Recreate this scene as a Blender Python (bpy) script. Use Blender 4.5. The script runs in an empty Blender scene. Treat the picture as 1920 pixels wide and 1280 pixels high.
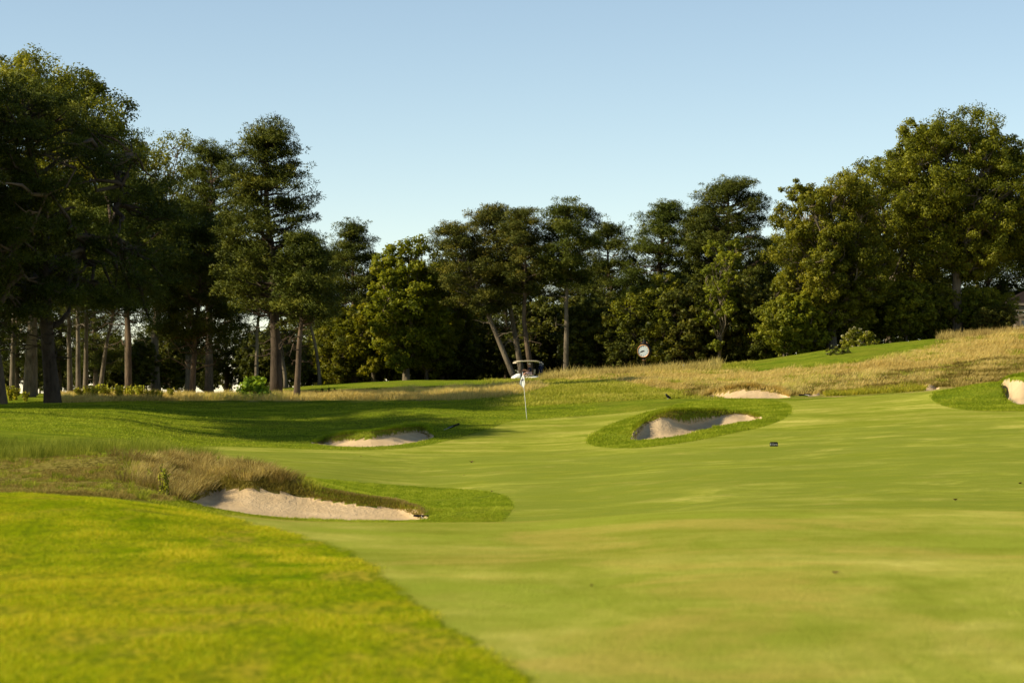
import bpy, math
import numpy as np
from mathutils import Vector
R = math.radians
scene = bpy.context.scene
COL = scene.collection
F = 4533.333          # focal length in photograph pixels (85 mm on 36 mm, 1920 px)
HOR = 735.0           # eye level in the photograph
ZC = 1.7              # eye height

# ---------------------------------------------------------------- camera
cam_d = bpy.data.cameras.new('camera'); cam = bpy.data.objects.new('camera', cam_d); COL.objects.link(cam)
cam.location = (0, 0, ZC); cam.rotation_euler = (R(90), 0, 0)
cam_d.lens = 85; cam_d.sensor_width = 36; cam_d.shift_y = 95/1920
cam_d.clip_start = 0.5; cam_d.clip_end = 20000
cam_d.dof.use_dof = True; cam_d.dof.focus_distance = 118; cam_d.dof.aperture_fstop = 2.8
scene.camera = cam
# ---------------------------------------------------------------- light
SUN_EL, SUN_AZ = 33.0, -104.0      # azimuth measured from the view direction (+Y), negative = left
world = bpy.data.worlds.new("World"); scene.world = world; world.use_nodes = True
wn = world.node_tree; wn.nodes.clear()
sky = wn.nodes.new('ShaderNodeTexSky'); sky.sky_type = 'NISHITA'; sky.sun_disc = False
sky.sun_elevation = R(SUN_EL); sky.sun_rotation = R(SUN_AZ)
sky.air_density = 0.75; sky.dust_density = 0.1; sky.ozone_density = 3.0; sky.altitude = 0
bg = wn.nodes.new('ShaderNodeBackground'); bg.inputs['Strength'].default_value = 0.106
wo = wn.nodes.new('ShaderNodeOutputWorld')
tintn = wn.nodes.new('ShaderNodeMix'); tintn.data_type = 'RGBA'; tintn.blend_type = 'MULTIPLY'; tintn.inputs[0].default_value = 1; tintn.inputs[7].default_value = (1.30, 1.10, .87, 1)
wn.links.new(sky.outputs[0], tintn.inputs[6]); wn.links.new(tintn.outputs[2], bg.inputs[0]); wn.links.new(bg.outputs[0], wo.inputs[0])
sd = bpy.data.lights.new('sun', 'SUN'); sd.energy = 5.0; sd.angle = R(0.53); sd.color = (1.0, 0.87, 0.62)
sun = bpy.data.objects.new('sun', sd); COL.objects.link(sun)
dv = Vector((math.sin(R(SUN_AZ))*math.cos(R(SUN_EL)), math.cos(R(SUN_AZ))*math.cos(R(SUN_EL)), math.sin(R(SUN_EL))))
sun.rotation_euler = dv.to_track_quat('Z', 'Y').to_euler(); sun.location = (-60, 60, 60)
vs = scene.view_settings
vs.view_transform = 'Standard'; vs.look = 'None'; vs.gamma = 1; vs.exposure = 0.68; vs.use_curve_mapping = False
scene.cycles.max_bounces = 6; scene.cycles.diffuse_bounces = 3; scene.cycles.transmission_bounces = 4
scene.cycles.caustics_reflective = False; scene.cycles.caustics_refractive = False

# ---------------------------------------------------------------- helpers
def tag(o, label=None, cat=None, group=None, kind=None):
    if label: o['label'] = label
    if cat: o['category'] = cat
    if group: o['group'] = group
    if kind: o['kind'] = kind
    return o

class G:
    """collects quads and triangles with a per-face tint, builds one mesh object"""
    def __init__(s): s.v = []; s.q = []; s.t = []; s.n = 0; s.qa = []; s.ta = []; s.qs = []; s.ts = []; s.nr = []
    def add(s, v, q=None, t=None, tint=0.5, smooth=True, nrm=None):
        if nrm is not None: s.nr.append(nrm)
        v = np.asarray(v, float).reshape(-1, 3)
        if q is not None:
            q = np.asarray(q, np.int64).reshape(-1, 4); s.q.append(q+s.n); s.qa.append(np.broadcast_to(np.asarray(tint, float), (len(q),))); s.qs.append(np.full(len(q), smooth))
        if t is not None:
            t = np.asarray(t, np.int64).reshape(-1, 3); s.t.append(t+s.n); s.ta.append(np.broadcast_to(np.asarray(tint, float), (len(t),))); s.ts.append(np.full(len(t), smooth))
        s.v.append(v); s.n += len(v)
        return s
    def mesh(s, name, mat):
        me = bpy.data.meshes.new(name)
        v = np.concatenate(s.v)
        q = np.concatenate(s.q) if s.q else np.zeros((0, 4), np.int64)
        t = np.concatenate(s.t) if s.t else np.zeros((0, 3), np.int64)
        me.vertices.add(len(v)); me.vertices.foreach_set('co', v.astype(np.float32).ravel())
        me.loops.add(q.size+t.size); me.loops.foreach_set('vertex_index', np.concatenate([q.ravel(), t.ravel()]).astype(np.int32))
        nf = len(q)+len(t); me.polygons.add(nf)
        st = np.concatenate([np.arange(len(q))*4, len(q)*4+np.arange(len(t))*3])
        me.polygons.foreach_set('loop_start', st.astype(np.int32))
        tint = np.concatenate(s.qa+s.ta) if (s.qa or s.ta) else np.zeros(0)
        sm = np.concatenate(s.qs+s.ts)
        me.polygons.foreach_set('use_smooth', sm.astype(bool))
        me.update(calc_edges=True)
        a = me.attributes.new('tint', 'FLOAT', 'FACE'); a.data.foreach_set('value', tint.astype(np.float32))
        if s.nr:
            a = me.attributes.new('custom_normal', 'FLOAT_VECTOR', 'POINT'); a.data.foreach_set('vector', np.concatenate(s.nr).astype(np.float32).ravel()); me.update()
        if mat: me.materials.append(mat)
        return me
    def build(s, name, mat, parent=None):
        o = bpy.data.objects.new(name, s.mesh(name, mat)); COL.objects.link(o)
        if parent: o.parent = parent
        return o

def empty(name, loc=(0, 0, 0), rz=0):
    o = bpy.data.objects.new(name, None); COL.objects.link(o); o.location = loc; o.rotation_euler = (0, 0, rz)
    o.empty_display_size = 0.3
    return o

def copy_tree(o, parent=None):
    c = o.copy(); COL.objects.link(c); c.parent = parent
    for ch in list(o.children): copy_tree(ch, c)
    return c

def tube(g, pts, rad, sides=8, tint=0.5, cap=True):
    pts = np.asarray(pts, float); n = len(pts); rad = np.broadcast_to(np.asarray(rad, float), (n,))
    d = np.gradient(pts, axis=0); d /= np.linalg.norm(d, axis=1)[:, None]+1e-9
    ref = np.array([0.31, 0.95, 0.03]) if abs(d[0, 1]) < 0.9 else np.array([1.0, 0, 0.1])
    a = np.cross(d, ref); a /= np.linalg.norm(a, axis=1)[:, None]+1e-9
    b = np.cross(d, a)
    th = np.arange(sides)*2*math.pi/sides
    v = pts[:, None, :] + rad[:, None, None]*(np.cos(th)[None, :, None]*a[:, None, :]+np.sin(th)[None, :, None]*b[:, None, :])
    i = np.arange(n-1)[:, None]*sides; j = np.arange(sides)[None, :]; j2 = (j+1) % sides
    q = np.stack([i+j, i+j2, i+sides+j2, i+sides+j], -1).reshape(-1, 4)
    v = v.reshape(-1, 3); t = None
    if cap:
        v = np.vstack([v, pts[0], pts[-1]]); k = n*sides
        jj = np.arange(sides)
        t = np.concatenate([np.stack([np.full(sides, k), (jj+1) % sides, jj], -1), np.stack([np.full(sides, k+1), (n-1)*sides+jj, (n-1)*sides+(jj+1) % sides], -1)])
    g.add(v, q, t, tint)
    return g

def box(g, c, s, rot=None, tint=0.5, bev=0.0):
    """box, optionally with chamfered vertical silhouettes: built as 3 stacked rings when bev>0"""
    hx, hy, hz = s[0]/2, s[1]/2, s[2]/2
    if bev <= 0:
        v = np.array([[x, y, z] for z in (-hz, hz) for x, y in ((-hx, -hy), (hx, -hy), (hx, hy), (-hx, hy))], float)
        q = [[3, 2, 1, 0], [4, 5, 6, 7], [0, 1, 5, 4], [1, 2, 6, 5], [2, 3, 7, 6], [3, 0, 4, 7]]
    else:
        b = min(bev, hx*.9, hy*.9, hz*.9)
        def ring(z, ins):
            x, y = hx-ins, hy-ins
            return [[-x+b, -y, z], [x-b, -y, z], [x, -y+b, z], [x, y-b, z], [x-b, y, z], [-x+b, y, z], [-x, y-b, z], [-x, -y+b, z]]
        v = np.array(ring(-hz, b)+ring(-hz+b, 0)+ring(hz-b, 0)+ring(hz, b), float)
        q = [[r*8+j, r*8+(j+1) % 8, (r+1)*8+(j+1) % 8, (r+1)*8+j] for r in range(3) for j in range(8)]
        for o_, f in ((0, -1), (24, 1)):
            for a_, b_, c_, d_ in ((0, 1, 2, 7), (7, 2, 3, 6), (6, 3, 4, 5)):
                q.append([o_+a_, o_+b_, o_+c_, o_+d_][::f])
    if rot is not None: v = v @ np.array(rot).T
    g.add(v+np.array(c), q, None, tint, smooth=False)
    return g

def rotz(a): c, s = math.cos(a), math.sin(a); return np.array([[c, -s, 0], [s, c, 0], [0, 0, 1.]])
def roty(a): c, s = math.cos(a), math.sin(a); return np.array([[c, 0, s], [0, 1, 0], [-s, 0, c]])
def rotx(a): c, s = math.cos(a), math.sin(a); return np.array([[1, 0, 0], [0, c, -s], [0, s, c]])

def lathe(g, prof, sides=24, axis='z', c=(0, 0, 0), tint=0.5):
    prof = np.asarray(prof, float); th = np.arange(sides)*2*math.pi/sides
    v = np.stack([prof[:, 0][:, None]*np.cos(th), prof[:, 0][:, None]*np.sin(th), np.repeat(prof[:, 1][:, None], sides, 1)], -1).reshape(-1, 3)
    if axis == 'y': v = v[:, [0, 2, 1]]*np.array([1, 1, 1])
    if axis == 'x': v = v[:, [2, 0, 1]]
    n = len(prof); i = np.arange(n-1)[:, None]*sides; j = np.arange(sides)[None, :]; j2 = (j+1) % sides
    q = np.stack([i+j, i+j2, i+sides+j2, i+sides+j], -1).reshape(-1, 4)
    g.add(v+np.array(c), q, None, tint)
    return g

# ---------------------------------------------------------------- materials
MATS = {}
def newmat(name):
    m = bpy.data.materials.new(name); m.use_nodes = True; nt = m.node_tree; nt.nodes.clear()
    out = nt.nodes.new('ShaderNodeOutputMaterial'); MATS[name] = m
    return m, nt, out
def N(nt, typ, **kw):
    n = nt.nodes.new(typ)
    for k, v in kw.items():
        if k.startswith('i_'): n.inputs[k[2:]].default_value = v
        else: setattr(n, k, v)
    return n
def L(nt, a, b): nt.links.new(a, b)
def noise(nt, scale, detail=4, rough=0.55, vec=None, dist=0.0):
    n = N(nt, 'ShaderNodeTexNoise'); n.inputs['Scale'].default_value = scale; n.inputs['Detail'].default_value = detail
    n.inputs['Roughness'].default_value = rough; n.inputs['Distortion'].default_value = dist
    if vec is not None: L(nt, vec, n.inputs['Vector'])
    return n.outputs['Fac']
def ramp(nt, fac, stops, interp='LINEAR'):
    r = N(nt, 'ShaderNodeValToRGB'); r.color_ramp.interpolation = interp; e = r.color_ramp.elements
    while len(e) < len(stops): e.new(0.5)
    for i, (p, c) in enumerate(stops): e[i].position = p; e[i].color = (*c, 1) if len(c) == 3 else c
    L(nt, fac, r.inputs[0]); return r.outputs[0]
def mapr(nt, v, a, b, c=0.0, d=1.0, smooth=True):
    m = N(nt, 'ShaderNodeMapRange'); m.interpolation_type = 'SMOOTHSTEP' if smooth else 'LINEAR'
    L(nt, v, m.inputs[0])
    for i, x in enumerate((a, b, c, d)): m.inputs[i+1].default_value = x
    return m.outputs[0]
def mix(nt, f, a, b, mode='MIX'):
    m = N(nt, 'ShaderNodeMix', data_type='RGBA', blend_type=mode)
    if isinstance(f, (int, float)): m.inputs[0].default_value = f
    else: L(nt, f, m.inputs[0])
    for s, x in ((6, a), (7, b)):
        if isinstance(x, tuple): m.inputs[s].default_value = (*x, 1)
        else: L(nt, x, m.inputs[s])
    return m.outputs[2]
def math_(nt, op, a, b=None):
    m = N(nt, 'ShaderNodeMath', operation=op)
    for i, x in enumerate((a, b)):
        if x is None: continue
        if isinstance(x, (int, float)): m.inputs[i].default_value = x
        else: L(nt, x, m.inputs[i])
    return m.outputs[0]
def attr(nt, name): n = N(nt, 'ShaderNodeAttribute', attribute_name=name); return n.outputs['Fac']

def leaf_mat(name, stops, trans=0.35, rough=0.5, spec=0.3, tcol=(1.25, 1.15, 0.45)):
    m, nt, out = newmat(name); spec = spec*.4
    t = attr(nt, 'tint'); oi = N(nt, 'ShaderNodeObjectInfo')
    col = ramp(nt, t, stops)
    hs = N(nt, 'ShaderNodeHueSaturation'); L(nt, col, hs.inputs['Color'])
    L(nt, mapr(nt, oi.outputs['Random'], 0, 1, 0.495, 0.512, False), hs.inputs['Hue']); L(nt, mapr(nt, oi.outputs['Random'], 0, 1, 1.02, 1.25, False), hs.inputs['Value'])
    p = N(nt, 'ShaderNodeBsdfPrincipled'); L(nt, hs.outputs[0], p.inputs['Base Color'])
    p.inputs['Roughness'].default_value = rough; p.inputs['Specular IOR Level'].default_value = spec
    tr = N(nt, 'ShaderNodeBsdfTranslucent'); L(nt, mix(nt, 1.0, hs.outputs[0], tcol, 'MULTIPLY'), tr.inputs[0])
    mx = N(nt, 'ShaderNodeMixShader'); mx.inputs[0].default_value = trans
    L(nt, p.outputs[0], mx.inputs[1]); L(nt, tr.outputs[0], mx.inputs[2]); L(nt, mx.outputs[0], out.inputs[0])
    return m
def plain(name, col, rough=0.5, spec=0.4, metal=0.0, var=0.12, scale=6.0):
    m, nt, out = newmat(name)
    tc = N(nt, 'ShaderNodeTexCoord').outputs['Object']
    n = noise(nt, scale, 4, 0.6, tc)
    c = ramp(nt, n, [(0.3, tuple(x*(1-var) for x in col)), (0.7, tuple(min(1, x*(1+var)) for x in col))])
    p = N(nt, 'ShaderNodeBsdfPrincipled'); L(nt, c, p.inputs['Base Color'])
    p.inputs['Roughness'].default_value = rough; p.inputs['Specular IOR Level'].default_value = spec; p.inputs['Metallic'].default_value = metal
    L(nt, p.outputs[0], out.inputs[0]); return m
def bark_mat(name, a, b):
    m, nt, out = newmat(name)
    tc = N(nt, 'ShaderNodeTexCoord').outputs['Object']
    mp = N(nt, 'ShaderNodeMapping'); mp.inputs['Scale'].default_value = (1, 1, 0.22); L(nt, tc, mp.inputs[0])
    n1 = noise(nt, 7, 6, 0.7, mp.outputs[0]); n2 = noise(nt, 0.6, 3, 0.5, tc)
    c = ramp(nt, n1, [(0.35, a), (0.65, b)])
    c = mix(nt, mapr(nt, n2, .35, .7), c, tuple(x*1.25 for x in b))
    bp = N(nt, 'ShaderNodeBump'); bp.inputs['Strength'].default_value = 0.9; bp.inputs['Distance'].default_value = 0.06; L(nt, n1, bp.inputs['Height'])
    p = N(nt, 'ShaderNodeBsdfPrincipled'); L(nt, c, p.inputs['Base Color']); L(nt, bp.outputs[0], p.inputs['Normal'])
    p.inputs['Roughness'].default_value = 0.9; p.inputs['Specular IOR Level'].default_value = 0.15
    L(nt, p.outputs[0], out.inputs[0]); return m

M_PINE = leaf_mat('pine_needles', [(0, (.028, .040, .006)), (.5, (.072, .088, .011)), (1, (.16, .16, .02))], 0.2, .55, .25)
M_PINEB = leaf_mat('bronzed_pine_needles', [(0, (.035, .045, .008)), (.5, (.085, .088, .014)), (1, (.19, .15, .025))], 0.2, .55, .25)
M_OAK = leaf_mat('oak_leaves', [(0, (.065, .080, .008)), (.5, (.155, .165, .013)), (1, (.29, .27, .025))], 0.38, .45, .35)
M_OAKY = leaf_mat('yellow_green_leaves', [(0, (.08, .10, .006)), (.5, (.17, .18, .012)), (1, (.30, .28, .025))], 0.42, .5, .3)
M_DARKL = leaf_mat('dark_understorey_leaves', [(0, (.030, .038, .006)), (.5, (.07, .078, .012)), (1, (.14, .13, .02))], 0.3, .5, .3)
M_BUSH = leaf_mat('bright_bush_leaves', [(0, (.12, .20, .02)), (.5, (.24, .36, .03)), (1, (.38, .48, .05))], 0.45, .5, .3)
M_BARKP = bark_mat('pine_bark', (.035, .025, .017), (.12, .085, .055))
M_BARKG = bark_mat('grey_bark', (.05, .04, .028), (.16, .13, .09))
M_BARKD = bark_mat('dark_bark', (.025, .018, .013), (.07, .052, .036))

# ---------------------------------------------------------------- terrain
KD = np.array([3, 8, 12, 20, 27, 40, 50, 56, 62, 70, 82, 94, 104, 115, 127, 140, 155, 172, 190, 230, 400, 900, 4000.])
TAB = {  # photograph row of the ground at each distance, D = 12 ... 230
 -2500: [1265, 1030, 905, 925, 905, 890, 868, 840, 805, 785, 775, 770, 765, 757, 750, 745, 742, 740],
 -600: [1270, 1040, 924, 930, 905, 890, 868, 838, 806, 780, 769, 768, 765, 757, 750, 745, 742, 738],
 0:    [1280, 1048, 932, 950, 925, 905, 872, 845, 812, 785, 769, 766, 760, 750, 744, 741, 739, 737],
 200:  [1280, 1053, 942, 960, 933, 908, 866, 850, 825, 797, 780, 768, 756, 746, 741, 739, 738, 737],
 400:  [1280, 1060, 971, 1000, 975, 957, 925, 885, 858, 837, 812, 788, 766, 748, 743, 739, 738, 737],
 600:  [1280, 1068, 986, 1010, 992, 979, 950, 905, 868, 842, 822, 793, 768, 748, 738, 728, 722, 740],
 800:  [1280, 1070, 988, 1010, 992, 980, 960, 925, 880, 842, 815, 782, 762, 745, 730, 714, 713, 738],
 960:  [1280, 1070, 987, 1010, 994, 978, 950, 915, 873, 842, 812, 785, 760, 736, 722, 713, 722, 738],
 1100: [1280, 1068, 980, 1008, 990, 968, 943, 908, 868, 837, 808, 781, 754, 728, 712, 706, 722, 740],
 1250: [1280, 1060, 968, 998, 980, 958, 930, 895, 857, 826, 798, 768, 746, 724, 706, 698, 722, 735],
 1400: [1280, 1055, 962, 992, 972, 948, 920, 885, 850, 816, 787, 762, 745, 724, 701, 679, 690, 715],
 1550: [1280, 1053, 962, 992, 970, 945, 917, 880, 843, 808, 778, 756, 741, 715, 683, 656, 664, 695],
 1700: [1280, 1053, 962, 992, 968, 942, 912, 872, 835, 800, 770, 750, 734, 706, 670, 641, 648, 680],
 1920: [1280, 1053, 966, 994, 968, 940, 908, 866, 828, 793, 766, 745, 722, 692, 655, 622, 630, 665],
 2500: [1280, 1053, 968, 994, 965, 935, 900, 855, 815, 778, 750, 725, 700, 665, 632, 600, 605, 640],
 5000: [1280, 1053, 968, 990, 960, 925, 885, 838, 795, 760, 730, 705, 680, 650, 620, 600, 610, 640],
}
CX = np.array(sorted(TAB), float)
ZT = []
for c in sorted(TAB):
    z = [0.05, 0.12]
    z += [ZC-(y-HOR)/F*d for y, d in zip(TAB[c], KD[2:20])]
    z += [-3.5, -5.0, -7.0]
    ZT.append(z)
ZT = np.array(ZT)
def pslopes(x, y):           # monotone cubic slopes along the last axis
    h = np.diff(x); d = np.diff(y, axis=-1)/h
    m = np.zeros_like(y)
    w1 = 2*h[1:]+h[:-1]; w2 = h[1:]+2*h[:-1]
    s = (d[..., 1:]*d[..., :-1]) > 0
    with np.errstate(divide='ignore', invalid='ignore'):
        hm = (w1+w2)/(w1/d[..., :-1]+w2/d[..., 1:])
    m[..., 1:-1] = np.where(s, hm, 0); m[..., 0] = d[..., 0]; m[..., -1] = d[..., -1]
    return m
def hermite(x, y, m, xi, rows=None):
    i = np.clip(np.searchsorted(x, xi)-1, 0, len(x)-2); h = x[i+1]-x[i]; t = (xi-x[i])/h
    if rows is None: y0, y1, m0, m1 = y[..., i], y[..., i+1], m[..., i], m[..., i+1]
    else: y0, y1, m0, m1 = y[rows, i], y[rows, i+1], m[rows, i], m[rows, i+1]
    return (2*t**3-3*t**2+1)*y0+(t**3-2*t**2+t)*h*m0+(-2*t**3+3*t**2)*y1+(t**3-t**2)*h*m1
PXG = np.concatenate([np.arange(-2500, -200, 50), np.arange(-200, 2121, 8), np.arange(2150, 5001, 50)]).astype(float)
_m = pslopes(CX, ZT.T)                       # (K, C)
ZG = hermite(CX, ZT.T, _m, PXG).T            # (columns, K)
DG = np.unique(np.round(np.concatenate([np.geomspace(3, 60, 160), np.linspace(56, 176, 481), np.geomspace(176, 4000, 90)]), 4))
_mk = pslopes(KD, ZG)
ZFINE = hermite(KD, ZG, _mk, DG)             # (cols, DG)
for _ in range(3):                           # soften column seams
    ZFINE[1:-1] = .25*ZFINE[:-2]+.5*ZFINE[1:-1]+.25*ZFINE[2:]
# mounds: px, D, height, half width along x and D in metres
MOUNDS = [(1870, 112, .55, 4.2, 4.0), (1960, 113, .5, 4, 4), (1330, 104, .16, 4, 3), (620, 107, .12, 5, 4), (770, 60.5, .1, 3, 3),
          (380, 66, .28, 2.2, 3), (300, 64, .22, 2, 3), (1000, 138, .25, 6, 4), (450, 112, .25, 5, 3), (700, 118, .3, 6, 3), (120, 121, .15, 8, 4), (1160, 97, .32, .9, 1.8)]
def smoothnoise(x, y, seed):
    r = np.random.default_rng(seed); s = 0
    for k in range(7):
        a = r.uniform(0, 6.28); f = r.uniform(.25, .9); ph = r.uniform(0, 6.28)
        s = s+np.sin((np.cos(a)*x+np.sin(a)*y)*f+ph)/(1+f*2)
    return s/3
def base(px, D):
    px = np.asarray(px, float); D = np.asarray(D, float)
    i = np.clip(np.searchsorted(PXG, px)-1, 0, len(PXG)-2); u = np.clip((px-PXG[i])/(PXG[i+1]-PXG[i]), 0, 1)
    j = np.clip(np.searchsorted(DG, D)-1, 0, len(DG)-2); w = np.clip((D-DG[j])/(DG[j+1]-DG[j]), 0, 1)
    z = (ZFINE[i, j]*(1-u)+ZFINE[i+1, j]*u)*(1-w)+(ZFINE[i, j+1]*(1-u)+ZFINE[i+1, j+1]*u)*w
    X = (px-960)/F*D
    for mp, md, mh, sx, sy in MOUNDS:
        x0 = (mp-960)/F*md
        z = z+mh*np.exp(-((X-x0)/sx)**2-((D-md)/sy)**2)
    z = z+.05*smoothnoise(X, D, 3)*np.clip((D-50)/30, 0, 1)
    return z
def row(px, D, z): return HOR+(ZC-z)*F/D
# bunkers: columns, front lip row, sand top row, lip top row, depth of sand, D search window
BUNK = [
 dict(px=[348, 380, 420, 470, 530, 600, 680, 740, 785, 802], yf=[936, 947, 955, 963, 969, 973, 975, 975, 974, 972], yb=[935, 928, 921, 921, 926, 940, 951, 954, 961, 971],
      yt=[934, 905, 893, 889, 898, 915, 930, 938, 952, 970], w=3.6, g=.45, win=(52, 66), dec=7, label='long pale sand bunker at front left under a lip of brown dry grass'),
 dict(px=[585, 620, 660, 700, 740, 780, 800, 812], yf=[831, 835, 837, 837, 834, 828, 823, 819], yb=[831, 830, 828, 824, 816, 811, 811, 819],
      yt=[829, 818, 811, 806, 801, 798, 800, 817], w=3.0, g=.5, win=(90, 102), dec=5, label='crescent sand bunker left of the flag, half in tree shade'),
 dict(px=[1184, 1190, 1205, 1220, 1240, 1255, 1270, 1292, 1317, 1342, 1360, 1380, 1405, 1428], yf=[823, 824, 824, 823, 821, 819, 817, 813, 806, 799, 796, 792, 789, 784],
      yb=[822, 812, 799, 791, 784, 785, 792, 796, 792, 785, 779, 776, 778, 783], yt=[820, 802, 789, 782, 775, 771, 769, 768, 768, 769, 770, 772, 776, 782],
      w=3.4, g=.55, win=(88, 108), dec=5, label='kidney shaped sand bunker ringed by a green grass collar right of the flag'),
 dict(px=[1310, 1340, 1370, 1400, 1430, 1460, 1482], yf=[744, 745, 746, 746, 746, 746, 745], yb=[744, 744, 740, 733.5, 732.5, 738, 745], yt=[743, 735, 728, 725, 727, 732, 744],
      w=2.6, g=.5, win=(120, 134), dec=4, label='small pale sand bunker cut into the brown grass bank behind the kidney bunker'),
 dict(px=[1516, 1525, 1538, 1550, 1556], yf=[743, 743, 741, 738, 736], yb=[743, 741, 737, 735, 736], yt=[742, 738, 734, 732, 735], w=1.5, g=.3, win=(118, 136), dec=3, label='tiny sliver of pale sand beside the dark board on the far bank'),
 dict(px=[1726, 1736, 1748, 1760], yf=[732, 732, 731, 729], yb=[732, 725, 724, 728], yt=[731, 722, 721, 727], w=1.6, g=.3, win=(118, 136), dec=3, label='small patch of grey sand left of the mounded right bunker'),
 dict(px=[1876, 1884, 1895, 1908, 1925, 1960, 2010, 2060], yf=[722, 738, 750, 757, 758, 757, 752, 738], yb=[721, 718, 717, 717, 718, 719, 724, 737], yt=[719, 710, 706, 705, 705, 708, 716, 735],
      w=4.2, g=.6, win=(98, 118), dec=6, label='deep sand bunker cut into the green mound at the right edge'),
]
for b in BUNK:
    px = np.arange(b['px'][0], b['px'][-1]+.01, 2.0)
    yf = np.interp(px, b['px'], b['yf']); yb = np.interp(px, b['px'], b['yb']); yt = np.interp(px, b['px'], b['yt'])
    DD = np.linspace(b['win'][0], b['win'][1], 400)
    P, Q = np.meshgrid(px, DD, indexing='ij'); yy = row(P, Q, base(P, Q))
    Df = DD[np.argmin(np.abs(yy-yf[:, None]), axis=1)]
    k = np.ones(9)/9; Df = np.convolve(np.pad(Df, 4, mode='edge'), k, mode='valid')
    u = (px-px[0])/(px[-1]-px[0]); sh = np.clip(np.minimum(u, 1-u)*7, 0, 1); sh = np.sin(sh*math.pi/2)
    Db = Df+.05+b['w']*sh; Dt = Db+.03+b['g']*sh
    b.update(P=px, Df=Df, Db=Db, Dt=Dt, zf=ZC-(yf-HOR)/F*Df, zb=ZC-(yb-HOR)/F*Db, zt=ZC-(yt-HOR)/F*Dt)
    b['of'] = b['zf']-base(px, Df); b['ot'] = b['zt']-base(px, Dt)
def terrain(px, D, sand=False):
    px = np.asarray(px, float); D = np.asarray(D, float); z = base(px, D); sd = np.full(z.shape, -9.0); which = np.full(z.shape, -1)
    for n, b in enumerate(BUNK):
        m = (px > b['P'][0]-90) & (px < b['P'][-1]+90) & (D > b['win'][0]-12) & (D < b['win'][1]+16)
        if not m.any(): continue
        p, d = px[m], D[m]; I = lambda k: np.interp(p, b['P'], b[k])
        Df, Db, Dt = I('Df'), I('Db'), I('Dt'); fade = np.exp(-(np.maximum(0, np.maximum(b['P'][0]-p, p-b['P'][-1]))/28)**2)
        zz = base(p, d)
        off_f = I('of')*np.exp(-(np.maximum(0, Df-d)/2.0)**2); off_t = I('ot')*np.exp(-(np.maximum(0, d-Dt)/b['dec'])**2)
        s = np.clip((d-Df)/np.maximum(Db-Df, .01), 0, 1); s = .35*s+.65*s*s
        zs = I('zf')+(I('zb')-I('zf'))*s-.10*np.sin(math.pi*np.clip((d-Df)/np.maximum(Db-Df, .01), 0, 1))*np.clip(Db-Df-.5, 0, 1)
        q = np.clip((d-Db)/np.maximum(Dt-Db, .01), 0, 1); zg = I('zb')+(I('zt')-I('zb'))*np.sin(q*math.pi/2)
        tgt = np.where(d < Df, zz+off_f, np.where(d < Db, zs, np.where(d < Dt, zg, zz+off_t)))
        inside = (p > b['P'][0]) & (p < b['P'][-1])
        tgt = np.where(inside | (d < Df) | (d > Dt), tgt, zz+off_f+(off_t-off_f)*np.clip((d-Df)/np.maximum(Dt-Df, .01), 0, 1))
        zn = zz+(tgt-zz)*fade
        zm = z[m]; z[m] = zm+(zn-zz)
        if sand:
            sv = np.where(inside, np.minimum(d-Df, Db-d), -9); cur = sd[m]
            sd[m] = np.maximum(cur, sv); wh = which[m]; wh[sv > -.3] = n; which[m] = wh
    return (z, sd, which) if sand else z
def at(px, D):
    px = float(px); D = float(D); return Vector(((px-960)/F*D, D, float(terrain(np.array([px]), np.array([D]))[0])))
def on_row(px, y, d0, d1):      # the point on the ground seen at (px, y), nearest first
    D = np.linspace(d0, d1, 1500); p = np.full_like(D, px); yy = row(p, D, terrain(p, D))
    i = np.where(yy <= y)[0]; return at(px, D[i[0]] if len(i) else d1)

def inpoly(x, y, poly):
    r = np.zeros(x.shape, bool); n = len(poly)
    for i in range(n):
        (x1, y1), (x2, y2) = poly[i], poly[(i+1) % n]
        if y1 == y2: continue
        c = ((y1 > y) != (y2 > y)) & (x < (x2-x1)*(y-y1)/(y2-y1)+x1); r ^= c
    return r
def sdf(x, y, poly):            # positive inside
    d = np.full(x.shape, 1e9); n = len(poly)
    for i in range(n):
        a = np.array(poly[i], float); b = np.array(poly[(i+1) % n], float); e = b-a
        t = np.clip(((x-a[0])*e[0]+(y-a[1])*e[1])/(e@e), 0, 1)
        d = np.minimum(d, np.hypot(x-a[0]-t*e[0], y-a[1]-t*e[1]))
    return np.where(inpoly(x, y, poly), d, -d)
def smooth_poly(p, it=2):
    p = np.array(p, float)
    for _ in range(it):
        q = np.roll(p, -1, 0); p = np.stack([.75*p+.25*q, .25*p+.75*q], 1).reshape(-1, 2)
    return [tuple(a) for a in p]
FW_NEAR = [(1060, 1500), (1010, 1290), (960, 1250), (900, 1212), (830, 1165), (770, 1122), (735, 1090), (700, 1062), (650, 1035), (590, 1012), (520, 993), (450, 975), (380, 950), (360, 700), (6000, 700), (6000, 1500)]
FW_FAR = [(362, 850), (366, 839), (400, 836), (480, 838), (600, 843), (700, 844), (780, 839), (840, 826), (890, 812), (930, 799), (950, 790), (1030, 784), (1120, 778), (1200, 771), (1280, 757), (1400, 751), (1480, 753), (1560, 745),
          (1650, 740), (1750, 731), (1800, 722), (2000, 700), (6000, 640), (6000, 1300), (925, 1300), (930, 984), (953, 968), (962, 950), (958, 935), (935, 924), (880, 917), (800, 913), (700, 906), (620, 900), (560, 893), (500, 882), (430, 868), (385, 858)]
COLLAR = [(1100, 826), (1105, 833), (1125, 838), (1160, 840), (1200, 840), (1250, 834), (1300, 827), (1350, 817), (1400, 807), (1445, 796), (1475, 782), (1486, 767), (1478, 757), (1450, 752), (1400, 749), (1340, 750), (1280, 756), (1230, 768), (1180, 782), (1135, 800), (1110, 814)]
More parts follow.
